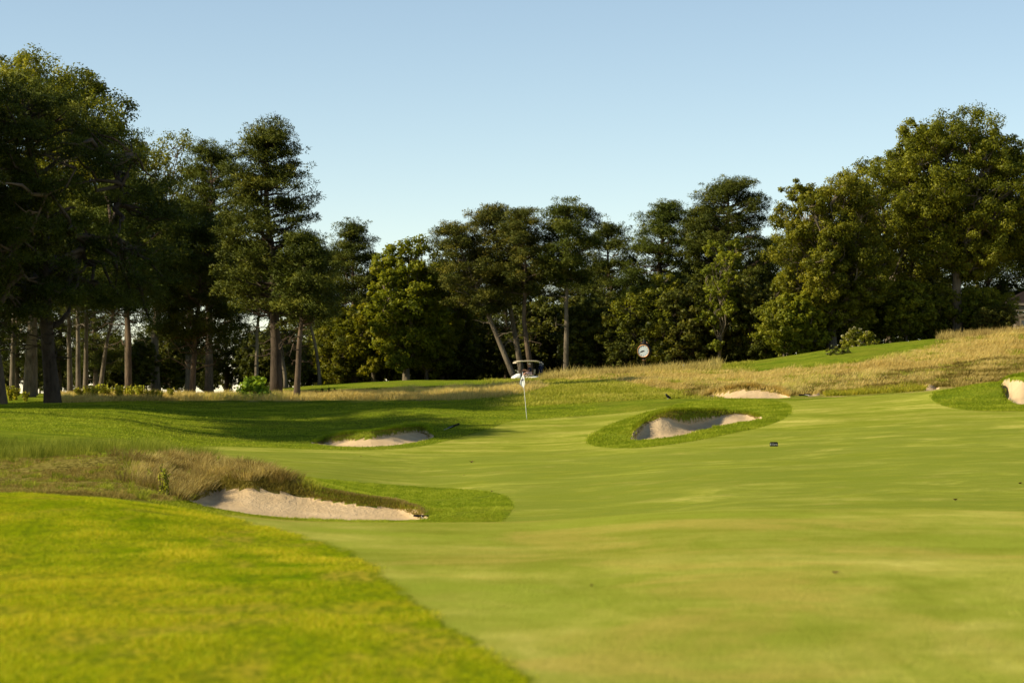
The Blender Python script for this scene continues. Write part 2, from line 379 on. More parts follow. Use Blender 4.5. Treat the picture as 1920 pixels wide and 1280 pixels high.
RMOUND = [(1744, 748), (1750, 735), (1770, 724), (1810, 712), (1850, 704), (1920, 696), (2100, 690), (2200, 740), (2100, 770), (1920, 771), (1850, 771), (1800, 768), (1765, 760)]
DRYHILL = [(1020, 712), (1100, 704), (1250, 694), (1340, 696), (1420, 696), (1500, 690), (1600, 680), (1700, 662), (1770, 640), (1920, 610), (2600, 580), (2600, 740), (1900, 730), (1760, 729), (1650, 739), (1560, 743), (1480, 744), (1420, 744), (1310, 746), (1240, 735), (1150, 716), (1060, 716)]
KNOLL = [(-800, 858), (0, 852), (60, 848), (160, 850), (280, 858), (360, 862), (440, 876), (510, 890), (570, 905), (600, 930), (560, 934), (500, 926), (420, 922), (360, 936), (300, 938), (200, 931), (100, 925), (0, 921), (-800, 905)]
STRIP = [(100, 757), (200, 752), (300, 750), (440, 750), (560, 750), (700, 749), (860, 749), (960, 742), (1020, 726), (1000, 720), (900, 731), (700, 733), (560, 731), (300, 734), (100, 736)]
FW_FAR, COLLAR, RMOUND = smooth_poly(FW_FAR, 2), smooth_poly(COLLAR, 2), smooth_poly(RMOUND, 2)
def zones(px, D, y):
    """signed distances (photograph pixels) to the fairway and the dry grass areas"""
    fw = np.full(px.shape, -50.0)
    n = D < 29; fw[n] = sdf(px[n], y[n], FW_NEAR)
    hid = (D >= 29) & (D < 52); fw[hid] = np.clip(px[hid]-400, -50, 50)
    fa = (D >= 52) & (D < 142); p, r = px[fa], y[fa]
    a = sdf(p, r, FW_FAR)
    c = (D[fa] > 85) & (D[fa] < 125); a[c] = np.minimum(a[c], -sdf(p[c], r[c], COLLAR)); a[c] = np.minimum(a[c], -sdf(p[c], r[c], RMOUND)); fw[fa] = a
    dry = np.full(px.shape, -50.0)
    h = (D > 124) & (D < 200) & (px > 900); dry[h] = sdf(px[h], y[h], DRYHILL)
    s = (D > 128) & (D < 170) & (px <= 1040); dry[s] = np.maximum(dry[s], sdf(px[s], y[s], STRIP))
    k = (D > 50) & (D < 75); dry[k] = np.maximum(dry[k], sdf(px[k], y[k], KNOLL))
    return np.clip(fw, -90, 90), np.clip(dry, -50, 50)

def turf_mat():
    m, nt, out = newmat('turf')
    geo = N(nt, 'ShaderNodeNewGeometry'); P = geo.outputs['Position']
    fw = attr(nt, 'fairway'); dry = attr(nt, 'dry'); nearr = attr(nt, 'near'); valley_shade = attr(nt, 'valley_shade'); nf = attr(nt, 'nearfac')
    n_big = noise(nt, .12, 9, .66, P, .6); n_mid = noise(nt, .7, 5, .6, P, .4); n_fine = noise(nt, 9, 5, .7, P); n_blade = noise(nt, 40, 3, .7, P)
    mps = N(nt, 'ShaderNodeMapping'); mps.inputs['Rotation'].default_value = (0, 0, R(12)); mps.inputs['Scale'].default_value = (.22, .50, 1); L(nt, P, mps.inputs[0])
    n_str = noise(nt, 1.0, 9, .72, mps.outputs[0], .5)
    mpf = N(nt, 'ShaderNodeMapping'); mpf.inputs['Scale'].default_value = (.75, .30, 1); mpf.inputs['Rotation'].default_value = (0, 0, R(25)); L(nt, P, mpf.inputs[0])
    nf2 = noise(nt, 1.0, 8, .66, mpf.outputs[0], .6)
    n_str = math_(nt, 'ADD', math_(nt, 'MULTIPLY', n_str, math_(nt, 'SUBTRACT', 1.0, math_(nt, 'MULTIPLY', nf, .6))), math_(nt, 'MULTIPLY', nf2, math_(nt, 'MULTIPLY', nf, .6)))
    n_sm = noise(nt, 2.6, 7, .78, P, .3)
    # mown fairway: pale yellow green with worn streaks
    cf = ramp(nt, n_str, [(.37, (.175, .215, .020)), (.47, (.27, .295, .038)), (.55, (.37, .365, .065)), (.64, (.50, .45, .11))])
    n_pat = noise(nt, .33, 6, .62, P, 1.2)
    cf = mix(nt, mapr(nt, n_big, .40, .60, 0, .6), cf, (.175, .205, .020))
    cf = mix(nt, math_(nt, 'MULTIPLY', valley_shade, mapr(nt, n_pat, .38, .56, .25, .85)), cf, (.185, .22, .03))  # valley turf mixed darker green: shade of the slope put into the colour
    cf = mix(nt, math_(nt, 'MULTIPLY', nearr, mapr(nt, n_pat, .48, .64, .0, .5)), cf, (.42, .31, .075))
    cf = mix(nt, math_(nt, 'MULTIPLY', nearr, mapr(nt, n_pat, .46, .34, .0, .6)), cf, (.26, .31, .035))
    cf = mix(nt, mapr(nt, n_mid, .55, .75, 0, .40), cf, (.36, .30, .08))
    cf = mix(nt, mapr(nt, n_fine, .42, .7, 0, .25), cf, (.19, .21, .025))
    cf = mix(nt, mapr(nt, n_sm, .47, .60, 0, .30), cf, (.19, .21, .022))
    # rough
    cr = ramp(nt, n_mid, [(.30, (.09, .135, .010)), (.5, (.155, .20, .015)), (.70, (.24, .26, .025))])
    cr = mix(nt, mapr(nt, n_big, .45, .65, 0, .5), cr, (.20, .19, .025))
    cr = mix(nt, mapr(nt, n_fine, .42, .66, 0, .65), cr, (.065, .095, .006))
    mpn = N(nt, 'ShaderNodeMapping'); mpn.inputs['Scale'].default_value = (1, .30, 1); mpn.inputs['Rotation'].default_value = (0, 0, R(-14)); L(nt, P, mpn.inputs[0])
    nn1 = noise(nt, 1.3, 5, .6, mpn.outputs[0], .5); nn2 = noise(nt, .5, 4, .6, mpn.outputs[0], .8); nn3 = noise(nt, 14, 4, .7, mpn.outputs[0])
    # near rough: sunburnt patches
    cn = ramp(nt, nn1, [(.34, (.13, .21, .002)), (.5, (.22, .26, .004)), (.62, (.33, .28, .025))])
    cn = mix(nt, mapr(nt, nn2, .48, .66, 0, .6), cn, (.38, .30, .015))
    cn = mix(nt, mapr(nt, n_big, .42, .62, 0, .35), cn, (.34, .30, .008))
    cn = mix(nt, mapr(nt, nn3, .42, .62, 0, .75), cn, (.10, .14, .006))
    cr = mix(nt, nearr, cr, cn)
    cd = ramp(nt, n_mid, [(.3, (.22, .16, .045)), (.5, (.36, .27, .085)), (.7, (.48, .38, .15))])
    cd = mix(nt, mapr(nt, n_fine, .4, .65, 0, .7), cd, (.10, .075, .025))
    ch = ramp(nt, n_fine, [(.36, (.06, .05, .012)), (.5, (.17, .14, .03)), (.66, (.30, .25, .07))])
    cd = mix(nt, attr(nt, 'heath'), cd, ch)
    wob = math_(nt, 'ADD', math_(nt, 'MULTIPLY', math_(nt, 'SUBTRACT', n_fine, .5), math_(nt, 'ADD', math_(nt, 'MULTIPLY', nf, 70.0), 9.0)), math_(nt, 'MULTIPLY', math_(nt, 'SUBTRACT', n_mid, .5), math_(nt, 'MULTIPLY', nf, 60.0)))
    f = mapr(nt, math_(nt, 'DIVIDE', math_(nt, 'ADD', fw, wob), math_(nt, 'ADD', 1.0, math_(nt, 'MULTIPLY', nf, 10.0))), -.6, .6)
    c = mix(nt, f, cr, cf)
    # dark shaggy edge where rough meets mown grass
    edge = math_(nt, 'MULTIPLY', mapr(nt, math_(nt, 'ADD', fw, wob), -3.5, -1.2), mapr(nt, math_(nt, 'ADD', fw, wob), -.4, .6, 1, 0))
    wob2 = math_(nt, 'MULTIPLY', math_(nt, 'SUBTRACT', n_mid, .5), 22.0)
    g = mapr(nt, math_(nt, 'ADD', dry, wob2), -4, 5)
    c = mix(nt, g, c, cd)
    c = mix(nt, mapr(nt, n_blade, .35, .65, 0, .42), c, mix(nt, 1.0, c, (.55, .6, .4), 'MULTIPLY'))
    hgt = math_(nt, 'ADD', math_(nt, 'MULTIPLY', n_fine, math_(nt, 'SUBTRACT', 1.25, f)), math_(nt, 'MULTIPLY', n_blade, .35))
    bp = N(nt, 'ShaderNodeBump'); bp.inputs['Strength'].default_value = .55; bp.inputs['Distance'].default_value = .10; L(nt, hgt, bp.inputs['Height'])
    p = N(nt, 'ShaderNodeBsdfPrincipled'); L(nt, c, p.inputs['Base Color']); L(nt, bp.outputs[0], p.inputs['Normal'])
    p.inputs['Roughness'].default_value = .9; p.inputs['Specular IOR Level'].default_value = .0
    p.inputs['Sheen Weight'].default_value = .0; p.inputs['Sheen Roughness'].default_value = .5; p.inputs['Sheen Tint'].default_value = (.8, .8, .3, 1)
    L(nt, p.outputs[0], out.inputs[0]); return m
def sand_mat():
    m, nt, out = newmat('sand')
    P = N(nt, 'ShaderNodeNewGeometry').outputs['Position']
    n1 = noise(nt, .8, 4, .6, P, .5); n2 = noise(nt, 14, 5, .7, P); n3 = noise(nt, 3.5, 4, .6, P, 1.0)
    mp = N(nt, 'ShaderNodeMapping'); mp.inputs['Scale'].default_value = (1, .35, 1); mp.inputs['Rotation'].default_value = (0, 0, R(20)); L(nt, P, mp.inputs[0])
    n4 = noise(nt, 7, 3, .6, mp.outputs[0], .8)
    c = ramp(nt, n1, [(.3, (.43, .31, .17)), (.7, (.55, .41, .24))])
    c = mix(nt, mapr(nt, n2, .55, .75, 0, .5), c, (.36, .27, .17)); c = mix(nt, mapr(nt, n4, .6, .7, 0, .35), c, (.40, .30, .20))
    h = math_(nt, 'ADD', math_(nt, 'MULTIPLY', n3, 1.0), math_(nt, 'ADD', math_(nt, 'MULTIPLY', n2, .35), math_(nt, 'MULTIPLY', n4, .6)))
    bp = N(nt, 'ShaderNodeBump'); bp.inputs['Strength'].default_value = .7; bp.inputs['Distance'].default_value = .06; L(nt, h, bp.inputs['Height'])
    p = N(nt, 'ShaderNodeBsdfPrincipled'); L(nt, c, p.inputs['Base Color']); L(nt, bp.outputs[0], p.inputs['Normal'])
    p.inputs['Roughness'].default_value = .95; p.inputs['Specular IOR Level'].default_value = .1
    L(nt, p.outputs[0], out.inputs[0]); return m
M_TURF, M_SAND = turf_mat(), sand_mat()

def build_ground():
    PX = np.concatenate([np.linspace(-12000, -2600, 30), np.arange(-2500, -100, 40), np.arange(-100, 2021, 2.2), np.arange(2050, 5000, 50), np.linspace(5100, 14000, 30)])
    ds = [2.0]
    while ds[-1] < 4000:
        d = ds[-1]
        st = d*.0045 if d < 56 else (.085 if d < 68 else (.30 if d < 88 else (.10 if d < 112 else (.20 if d < 134 else (.45 if d < 195 else d*.03)))))
        ds.append(d+st)
    DD = np.array(ds); A, B = np.meshgrid(PX, DD, indexing='ij')
    pc = np.clip(A, -2500, 5000); z, sd, wh = terrain(pc.ravel(), B.ravel(), True); A = A.ravel(); B = B.ravel()
    X = (A-960)/F*B; y = HOR+(ZC-z)*F/B
    # lumpy turf where the grass is not mown
    fw, dry = zones(A, B, y)
    r = np.random.default_rng(5)
    lump = np.zeros_like(X)
    for k in range(10):
        a = r.uniform(0, 6.28); f = r.uniform(1.2, 5); lump += np.sin((np.cos(a)*X+np.sin(a)*B)*f+r.uniform(0, 6.28))/f
    rough = np.clip(-fw/12, 0, 1)*np.clip((B-50)/10, 0, 1)*(sd < -.2)
    z = z+lump*.010*rough+lump*.030*np.clip(dry/10, 0, 1)
    z = np.where(sd > 0, z+lump*.010, z)
    nc, nd = len(PX), len(DD)
    V = np.stack([X, B, z], 1)
    i = np.arange(nc-1)[:, None]*nd; j = np.arange(nd-1)[None, :]
    Q = np.stack([i+j, i+nd+j, i+nd+j+1, i+j+1], -1).reshape(-1, 4)
    # smooth normals of the whole sheet, shared by every piece
    g = V.reshape(nc, nd, 3); du = np.gradient(g, axis=0); dv_ = np.gradient(g, axis=1); nn = np.cross(du, dv_); nn /= np.linalg.norm(nn, axis=2)[..., None]; nn = nn.reshape(-1, 3)
    near = np.clip((46-B)/8, 0, 1); nearfac = np.clip((32-B)/14, 0, 1)
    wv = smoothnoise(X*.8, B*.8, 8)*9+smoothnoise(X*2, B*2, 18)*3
    valley_shade = np.clip((B-44)/5, 0, 1)*np.clip((94+wv-B)/5, 0, 1)  # weight of the painted slope shade across the valley, ragged far edge
    fsd = sd[Q].max(1); fwh = wh[Q].max(1); ffw = fw[Q].mean(1)
    piece = np.where((fsd > 0), 10+fwh, np.where(ffw > 0, 1, 0))
    def make(name, sel, mat):
        q = Q[sel]; u, inv = np.unique(q.ravel(), return_inverse=True)
        me = bpy.data.meshes.new(name); me.vertices.add(len(u)); me.vertices.foreach_set('co', V[u].astype(np.float32).ravel())
        me.loops.add(q.size); me.loops.foreach_set('vertex_index', inv.astype(np.int32).ravel())
        me.polygons.add(len(q)); me.polygons.foreach_set('loop_start', (np.arange(len(q))*4).astype(np.int32)); me.polygons.foreach_set('use_smooth', np.ones(len(q), bool))
        me.update(calc_edges=True)
        for an, arr in (('fairway', fw), ('dry', dry), ('near', near), ('nearfac', nearfac), ('valley_shade', valley_shade), ('heath', np.clip((82-B)/3, 0, 1))):
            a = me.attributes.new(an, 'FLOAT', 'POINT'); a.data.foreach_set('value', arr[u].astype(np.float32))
        me.normals_split_custom_set_from_vertices([tuple(x) for x in nn[u]]) if len(u) < 3e6 else None
        me.materials.append(mat); o = bpy.data.objects.new(name, me); COL.objects.link(o); return o
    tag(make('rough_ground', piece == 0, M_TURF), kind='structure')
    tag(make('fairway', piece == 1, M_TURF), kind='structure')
    for k, b in enumerate(BUNK):
        s = piece == 10+k
        if s.any(): tag(make('sand_bunker', s, M_SAND), b['label'], 'bunker', 'sand bunkers of the golf hole', 'structure')
build_ground()
# ---------------------------------------------------------------- trees
def rnd_dirs(r, n):
    d = r.normal(size=(n, 3)); return d/(np.linalg.norm(d, axis=1)[:, None]+1e-9)
def curve_pts(p0, p1, n, r, sag=0.0, wob=0.05):
    t = np.linspace(0, 1, n)[:, None]; Ln = np.linalg.norm(p1-p0)
    p = p0*(1-t)+p1*t; p[:, 2] += sag*Ln*np.sin(t[:, 0]*math.pi)
    w = r.normal(size=(n, 3))*wob*Ln; w[0] = 0; w[-1] = 0; w = w*np.sin(t*math.pi)
    return p+w
def needles(g, c, rad, r, n, ln=.15, w=.055, flat=1.0, tint=.5):
    """c: (k,3) puff centres; n triangles each, pointing outward and up"""
    k = len(c); d = rnd_dirs(r, k*n); d[:, 2] = d[:, 2]*.8+.18; d /= np.linalg.norm(d, axis=1)[:, None]
    cc = np.repeat(c, n, 0); rr = np.repeat(np.broadcast_to(rad, (k,)), n)[:, None]
    s = cc+d*rr*(.25+.65*r.random((k*n, 1)))*np.array([1, 1, flat])
    d2 = d+.45*rnd_dirs(r, k*n); d2 /= np.linalg.norm(d2, axis=1)[:, None]
    e = s+d2*ln*(.7+.6*r.random((k*n, 1)))
    sd_ = np.cross(d2, rnd_dirs(r, k*n)); sd_ /= np.linalg.norm(sd_, axis=1)[:, None]+1e-9
    nr = d*.8+np.array([0, 0, .12])+.45*rnd_dirs(r, k*n); nr /= np.linalg.norm(nr, axis=1)[:, None]
    sd_ *= np.where((np.cross(sd_, d2)*nr).sum(1) < 0, -1, 1)[:, None]
    v = np.stack([s-sd_*w*.5, s+sd_*w*.5, e], 1).reshape(-1, 3)
    tt = np.clip(np.repeat(np.broadcast_to(tint, (k,)), n)+r.normal(size=k*n)*.10, 0, 1)
    g.add(v, None, np.arange(k*n*3).reshape(-1, 3), tt, smooth=True, nrm=np.repeat(nr, 3, 0))
def leaves(g, c, rad, r, n, size=.2, out=None, tint=.5, flat=.8):
    k = len(c); d = rnd_dirs(r, k*n); cc = np.repeat(c, n, 0); rr = np.repeat(np.broadcast_to(rad, (k,)), n)[:, None]
    p = cc+d*rr*(.35+.75*r.random((k*n, 1)))*np.array([1, 1, flat])
    nrm = d*.7+rnd_dirs(r, k*n)*.8+np.array([0, 0, .45]); nrm /= np.linalg.norm(nrm, axis=1)[:, None]
    u = np.cross(nrm, rnd_dirs(r, k*n)); u /= np.linalg.norm(u, axis=1)[:, None]+1e-9; w = np.cross(nrm, u)
    s = size*(.65+.7*r.random((k*n, 1)))
    v = np.stack([p-u*s*.55, p-w*s*.34+nrm*s*.08, p+u*s*.55, p+w*s*.34+nrm*s*.08], 1).reshape(-1, 3)
    tt = np.clip(np.repeat(np.broadcast_to(tint, (k,)), n)+r.normal(size=k*n)*.13, 0, 1)
    nr = d*.75+nrm*.55; nr /= np.linalg.norm(nr, axis=1)[:, None]
    g.add(v, np.arange(k*n*4).reshape(-1, 4), None, tt, smooth=True, nrm=np.repeat(nr, 4, 0))

def trunk_path(H, lean, r, n=14, wob=.02, power=1.0):
    t = np.linspace(0, 1, n); p = np.zeros((n, 3)); p[:, 2] = t*H
    p[:, 0] = lean[0]*t**power; p[:, 1] = lean[1]*t**power
    w = np.cumsum(r.normal(size=(n, 2))*wob*H*.35, axis=0); w -= w[0]; p[:, :2] += w*t[:, None]
    return p
def along(path, z):
    return np.array([np.interp(z, path[:, 2], path[:, 0]), np.interp(z, path[:, 2], path[:, 1]), z])

def pine(name, seed, H, cb, Rr, tr, prof, ncl, lean=(0, 0), power=1.0, mat=None, bark=None, puff=.5, rise=.35, dead=10, offset=(0, 0), forks=None, npuff=(11, 18), ntri=52, wob=.02, flatc=.32):
    r = np.random.default_rng(seed); root = empty(name); mat = mat or M_PINE; bark = bark or M_BARKP
    gt = G(); path = trunk_path(H*.96, lean, r, 16, wob, power)
    tt = np.linspace(0, 1, 16); rad = tr*(1-.8*tt)*(1+.30*np.exp(-tt*30))
    path[0, 2] = -.6
    tube(gt, path, rad, 10)
    paths = [path]
    for fk in (forks or []):          # (start height, end x, end y, end z, radius)
        p0 = along(path, fk[0]); p1 = np.array(fk[1:4], float); cp = curve_pts(p0, p1, 9, r, .0, .05); cp[1:-1] += np.array([0, 0, -.12])*np.linalg.norm(p1-p0)*np.sin(np.linspace(0, 1, 9)[1:-1]*math.pi)[:, None]
        tube(gt, cp, fk[4]*(1-.7*np.linspace(0, 1, 9)), 8); paths.append(cp)
    gc = G(); C = []; RAD = []; TI = []; ncl = int(ncl*1.3)
    for i in range(ncl):
        t = (i+r.random())/ncl; z = cb+(H-cb)*t
        ang = i*2.39996+r.normal()*.5; rr = Rr*np.interp(t, prof[0], prof[1])*(.28+.74*math.sqrt(r.random()))*r.uniform(.85, 1.12)
        ax = along(path, min(z, H*.95)); c = np.array([ax[0]+offset[0]*math.sin(t*math.pi)+math.cos(ang)*rr, ax[1]+math.sin(ang)*rr, z+r.normal()*.25])
        zs = max(cb*.75, min(H*.93, z-rr*rise*r.uniform(.5, 1.5)))
        best = path
        if len(paths) > 1:
            dd = [np.min(np.linalg.norm(p-c, axis=1)) for p in paths]; best = paths[int(np.argmin(dd))]
        if best is path: s = along(path, zs)
        else: s = best[np.argmin(np.linalg.norm(best-c, axis=1))]
        lp = curve_pts(s, c, 6, r, r.uniform(-.12, .05), .05)
        ln = np.linalg.norm(c-s); tube(gt, lp, (.018+.020*ln)*tr/.28*(1-.75*np.linspace(0, 1, 6)), 5, cap=False)
        k = r.integers(*npuff); sc = puff*r.uniform(.75, 1.3)
        outv = np.array([math.cos(ang), math.sin(ang), .15])
        o = rnd_dirs(r, k)*np.sqrt(r.random((k, 1)))*np.array([1.9, 1.9, flatc*2.2])*sc+outv*r.uniform(-1.0, 1.0, (k, 1))*sc
        C.append(c+o); RAD.append(.38*r.uniform(.75, 1.35, k)*(.6+.8*puff)); TI.append(np.clip(.42+r.normal()*.14+r.normal(size=k)*.14, 0, 1))
    C = np.concatenate(C); RAD = np.concatenate(RAD); TI = np.concatenate(TI)
    needles(gc, C, RAD, r, ntri, tint=TI, flat=.75)
    for i in range(dead):             # bare dead limbs below the crown
        z = r.uniform(cb*.45, cb*1.15); s = along(path, z); a = r.uniform(0, 6.28); l = r.uniform(.8, 2.6)
        e = s+np.array([math.cos(a)*l, math.sin(a)*l, l*r.uniform(-.2, .35)]); cp = curve_pts(s, e, 6, r, .06, .09)
        tube(gt, cp, .045*(1-.8*np.linspace(0, 1, 6)), 4, cap=False)
        for _ in range(3):
            q = cp[r.integers(2, 5)]; tube(gt, curve_pts(q, q+rnd_dirs(r, 1)[0]*l*.35, 4, r, 0, .08), [.018, .012, .008, .004], 3, cap=False)
    gt.build('trunk', bark, root); gc.build('crown', mat, root)
    return root

def oak(name, seed, H, cb, Rr, tr, nl=22, lean=(0, 0), mat=None, bark=None, lobe=.33, clumps=20, nleaf=92, size=.16, wide=.5, offset=(0, 0), squash=1.0, splay=.35, leafz=.8):
    r = np.random.default_rng(seed); root = empty(name); mat = mat or M_OAK; bark = bark or M_BARKG
    gt = G(); gc = G(); hz = (H-cb)/2; cz = cb+hz
    # trunk splits into limbs
    fz = cb+(H-cb)*.12; p = trunk_path(fz, (lean[0]*.3, lean[1]*.3), r, 8, .03); p[0, 2] = -.6
    tube(gt, p, tr*(1-.25*np.linspace(0, 1, 8))*(1+.4*np.exp(-np.linspace(0, 1, 8)*9)), 10)
    top = p[-1]; C = []; W = []; TI = []
    gold = math.pi*(3-5**.5)
    for i in range(nl):
        t = (i+.5)/nl; zz = 1-2*t; ph = i*gold+r.normal()*.25
        sh = math.sqrt(max(0, 1-zz*zz)); sh = sh**.8
        if zz < 0: sh *= 1-.25*abs(zz)
        fr = r.uniform(.60, .84)
        c = np.array([lean[0]*(.5+.5*zz)+offset[0]+math.cos(ph)*sh*Rr*fr, lean[1]*(.5+.5*zz)+offset[1]+math.sin(ph)*sh*Rr*squash*fr, cz+zz*hz*(fr+.02)])
        lr = Rr*lobe*r.uniform(.7, 1.2); lt = .45+r.normal()*.10
        sc_ = top+(c-top)*r.uniform(.0, .12); lp = curve_pts(sc_, c, 8, r, .06, .07)
        tube(gt, lp, tr*r.uniform(.22, .42)*(1-.85*np.linspace(0, 1, 8))+.012, 6, cap=False)
        d = rnd_dirs(r, clumps); d[:, 2] = d[:, 2]*.85+.1
        cc = c+d*lr*np.array([1, 1, .8])*r.uniform(.55, 1.15, (clumps, 1))
        for j in range(0, clumps, 2):
            q = lp[r.integers(4, 8)]; tube(gt, curve_pts(q, cc[j], 4, r, .0, .08), np.array([.05, .035, .02, .008])*tr/.35, 3, cap=False)
        C.append(cc); W.append(lr*r.uniform(.22, .42, clumps)); TI.append(np.clip(lt+r.normal(size=clumps)*.13, 0, 1))
    ninner = nl*4                      # sparse leaves inside so the crown is not hollow
    d = rnd_dirs(r, ninner); C.append(np.array([lean[0]*.5+offset[0], lean[1]*.5+offset[1], cz])+d*np.array([Rr, Rr*squash, hz])*r.uniform(.15, .6, (ninner, 1))); W.append(np.full(ninner, Rr*lobe*.38)); TI.append(np.full(ninner, .35))
    C = np.concatenate(C); W = np.concatenate(W); TI = np.concatenate(TI)
    leaves(gc, C, W, r, nleaf, size, tint=TI, flat=leafz)
    gt.build('trunk', bark, root); gc.build('crown', mat, root)
    return root

PR_ROUND = ([0, .25, .6, .85, 1], [.55, 1, .95, .6, .2])
PR_CONE = ([0, .2, .5, .8, 1], [.85, 1, .72, .42, .08])
PR_FLAT = ([0, .3, .7, 1], [.5, .85, 1, .45])
def put(o, px, D, label=None, group=None, cat=None, rz=None, s=1.0, dz=0.0):
    o.location = at(px, D)+Vector((0, 0, dz)); o.scale = (s, s, s)
    if rz is not None: o.rotation_euler = (0, 0, rz)
    if label: o['label'] = label
    if group: o['group'] = group
    if cat: o['category'] = cat
    return o
def height(px, D, ytop): return (HOR-ytop)/F*D+ZC-at(px, D).z
def m(pxw, D): return pxw/F*D          # width in the picture to metres
GW = 'pines at the left edge of the wood'
# -- left wood
D = 128; H = height(60, D, 168)
put(pine('pine_tree', 11, H, H*.28, m(255, D), .42, ([0, .15, .45, .7, .9, 1], [.75, 1, 1.0, .80, .5, .2]), 150, lean=(-1.6, 0), bark=M_BARKD, puff=.62, dead=26,
    forks=[(5.0, -5, -1.5, 12, .25), (6, 4.5, -1, 13, .2)]), 100, D, 'broad dark pine with a thick black trunk, nearest of the left wood', cat='pine tree')
D = 122; H = height(-60, D, 230)
put(pine('pine_tree', 12, H, H*.30, m(190, D), .34, PR_FLAT, 80, lean=(-2.2, .5), bark=M_BARKP, puff=.6, dead=12, forks=[(4.5, 2.4, -.5, 10.5, .17), (6.5, 3.6, 1, 12.0, .14)], wob=.06),
    2, D, 'gnarled pine with twisting bare limbs cut by the left edge', cat='pine tree')
D = 150; H = height(70, D, 78)
put(oak('oak_tree', 13, H, H*.34, m(225, D), .34, 34, lobe=.30, clumps=30, nleaf=118, size=.155, squash=.7), 55, D, 'tallest oak at top left with sunlit olive leaves', cat='oak tree')
D = 190; H = height(300, D, 232)
put(oak('oak_tree', 14, H, H*.30, m(115, D), .34, 22, lobe=.34, clumps=26, nleaf=60, mat=M_OAK), 292, D, 'mid height oak stepping down between tallest oak and pines', cat='oak tree')
D = 186; H = height(390, D, 272)
put(pine('pine_tree', 15, H, H*.38, m(74, D), .33, PR_ROUND, 95, puff=.52, bark=M_BARKP), 392, D, 'upright pine with rounded top just left of the tall irregular pine', cat='pine tree')
D = 143; H = height(500, D, 243)
put(pine('pine_tree', 16, H, H*.33, m(112, D), .37, ([0, .12, .3, .5, .62, .8, 1], [.95, .95, .8, .75, .72, 0.45, .16]), 104, lean=(-.75, 0), power=1.3, puff=.5, bark=M_BARKD, dead=16, rise=.25), 518, D,
    'tall irregular pine standing apart above the bright green bush', cat='pine tree')
D = 147; H = height(300, D, 330)
put(pine('pine_tree', 17, H, H*.42, m(120, D), .22, PR_FLAT, 90, lean=(.5, 0), puff=.6), 240, D, 'short pine whose shaded crown fills the middle of the left wood', GW, 'pine tree')
D = 150; H = height(420, D, 420)
put(pine('pine_tree', 18, H, H*.30, m(95, D), .2, PR_ROUND, 80, lean=(.3, 0), puff=.5), 360, D, 'low bushy pine in shade right of the pale slender trunks', GW, 'pine tree')
D = 140; H = height(560, D, 440)
put(pine('pine_tree', 181, H, H*.48, m(58, D), .2, ([0, .3, .7, 1], [1, .9, .6, .2]), 38, lean=(.6, 0), puff=.48), 556, D, 'small dark pine leaning right beside the tall irregular pine', GW, 'pine tree')
# slender trunks seen against the light under the crowns
slim = pine('pine_tree', 21, 12.0, 6.6, 2.6, .19, PR_FLAT, 42, lean=(.5, 0), puff=.6, dead=8, bark=M_BARKG)
slim2 = pine('pine_tree', 22, 12.0, 6.2, 2.4, .18, PR_ROUND, 40, lean=(1.6, .3), puff=.55, dead=8, bark=M_BARKG, power=1.2)
SL = [(22, 158, 0, 1, 'slender pine trunk at the far left, second trunk in from the edge'), (66, 163, 1.6, .95, 'slender pale pine trunk just left of the thick black trunk'),
      (132, 160, 2.9, 1.0, 'leftmost of three close pine trunks right of the black trunk'), (147, 168, 4.4, 1.0, 'middle one of three close pine trunks right of the black trunk'),
      (160, 158, .9, .95, 'rightmost of three close pine trunks right of the black trunk'), (240, 156, 3.4, 1.0, 'lone pale straight pine trunk above the yellow green weeds'),
      (352, 187, 5.1, 1.2, 'left of two pine trunks lit against the sky gap'), (362, 190, 2.0, 1.1, 'thin pine trunk between the lit pair and the sky gap'), (480, 188, .4, .95, 'pale pine trunk behind the bright green bush')]
for i, (px, D, a, s, lb) in enumerate(SL):
    o = slim if i == 0 else copy_tree(slim)
    put(o, px, D, lb, 'slender pines of the left wood', 'pine tree', a, s)
for i, (px, D, a, s, lb) in enumerate([(188, 158, .1, .9, 'pine leaning right with a bare trunk in the left wood'), (536, 188, 3.1, .9, 'pine with a leaning trunk just behind the tall irregular pine'), (600, 190, 2.9, .85, 'thin dark leaning pine at the edge of the pale mound')]):
    o = slim2 if i == 0 else copy_tree(slim2)
    put(o, px, D, lb, 'leaning slender pines', 'pine tree', a, s)
# shade casting trees outside the frame on the left
sh1 = pine('pine_tree', 31, 17, 7.0, 3.6, .36, PR_FLAT, 80, puff=.75)
sh2 = pine('pine_tree', 32, 15.5, 9.8, 2.6, .30, PR_FLAT, 60, puff=.75)
OFF = [(-33, 116, 0, 1.2), (-33.5, 119, 1.2, 1.2), (-33, 122, 2.2, 1.2), (-39, 118, 4.0, 1.1), (-40, 122, 5, 1.1), (-36, 112, 1, 1.05), (-40, 126, .5, 1.1), (-36, 129, 3.3, 1.0), (-42, 114, 2, 1.1)]
for i, (X, D, a, s) in enumerate(OFF):
    o = sh1 if i == 0 else copy_tree(sh1)
    put(o, 960+X*F/D, D, 'pine outside the left edge whose shade falls across the hollow', 'pines beyond the left edge', 'pine tree', a, s)
for i, (X, D, a, s) in enumerate([(-26, 98, 0, .95), (-26.5, 100, 2, 1.0), (-28, 99, 4, 1.05), (-27.5, 103, 1, 1.0), (-28, 107, 3, 1.0)]):
    o = sh2 if i == 0 else copy_tree(sh2)
    put(o, 960+X*F/D, D, 'pine outside the left edge whose shade falls across the hollow', 'pines beyond the left edge', 'pine tree', a, s)
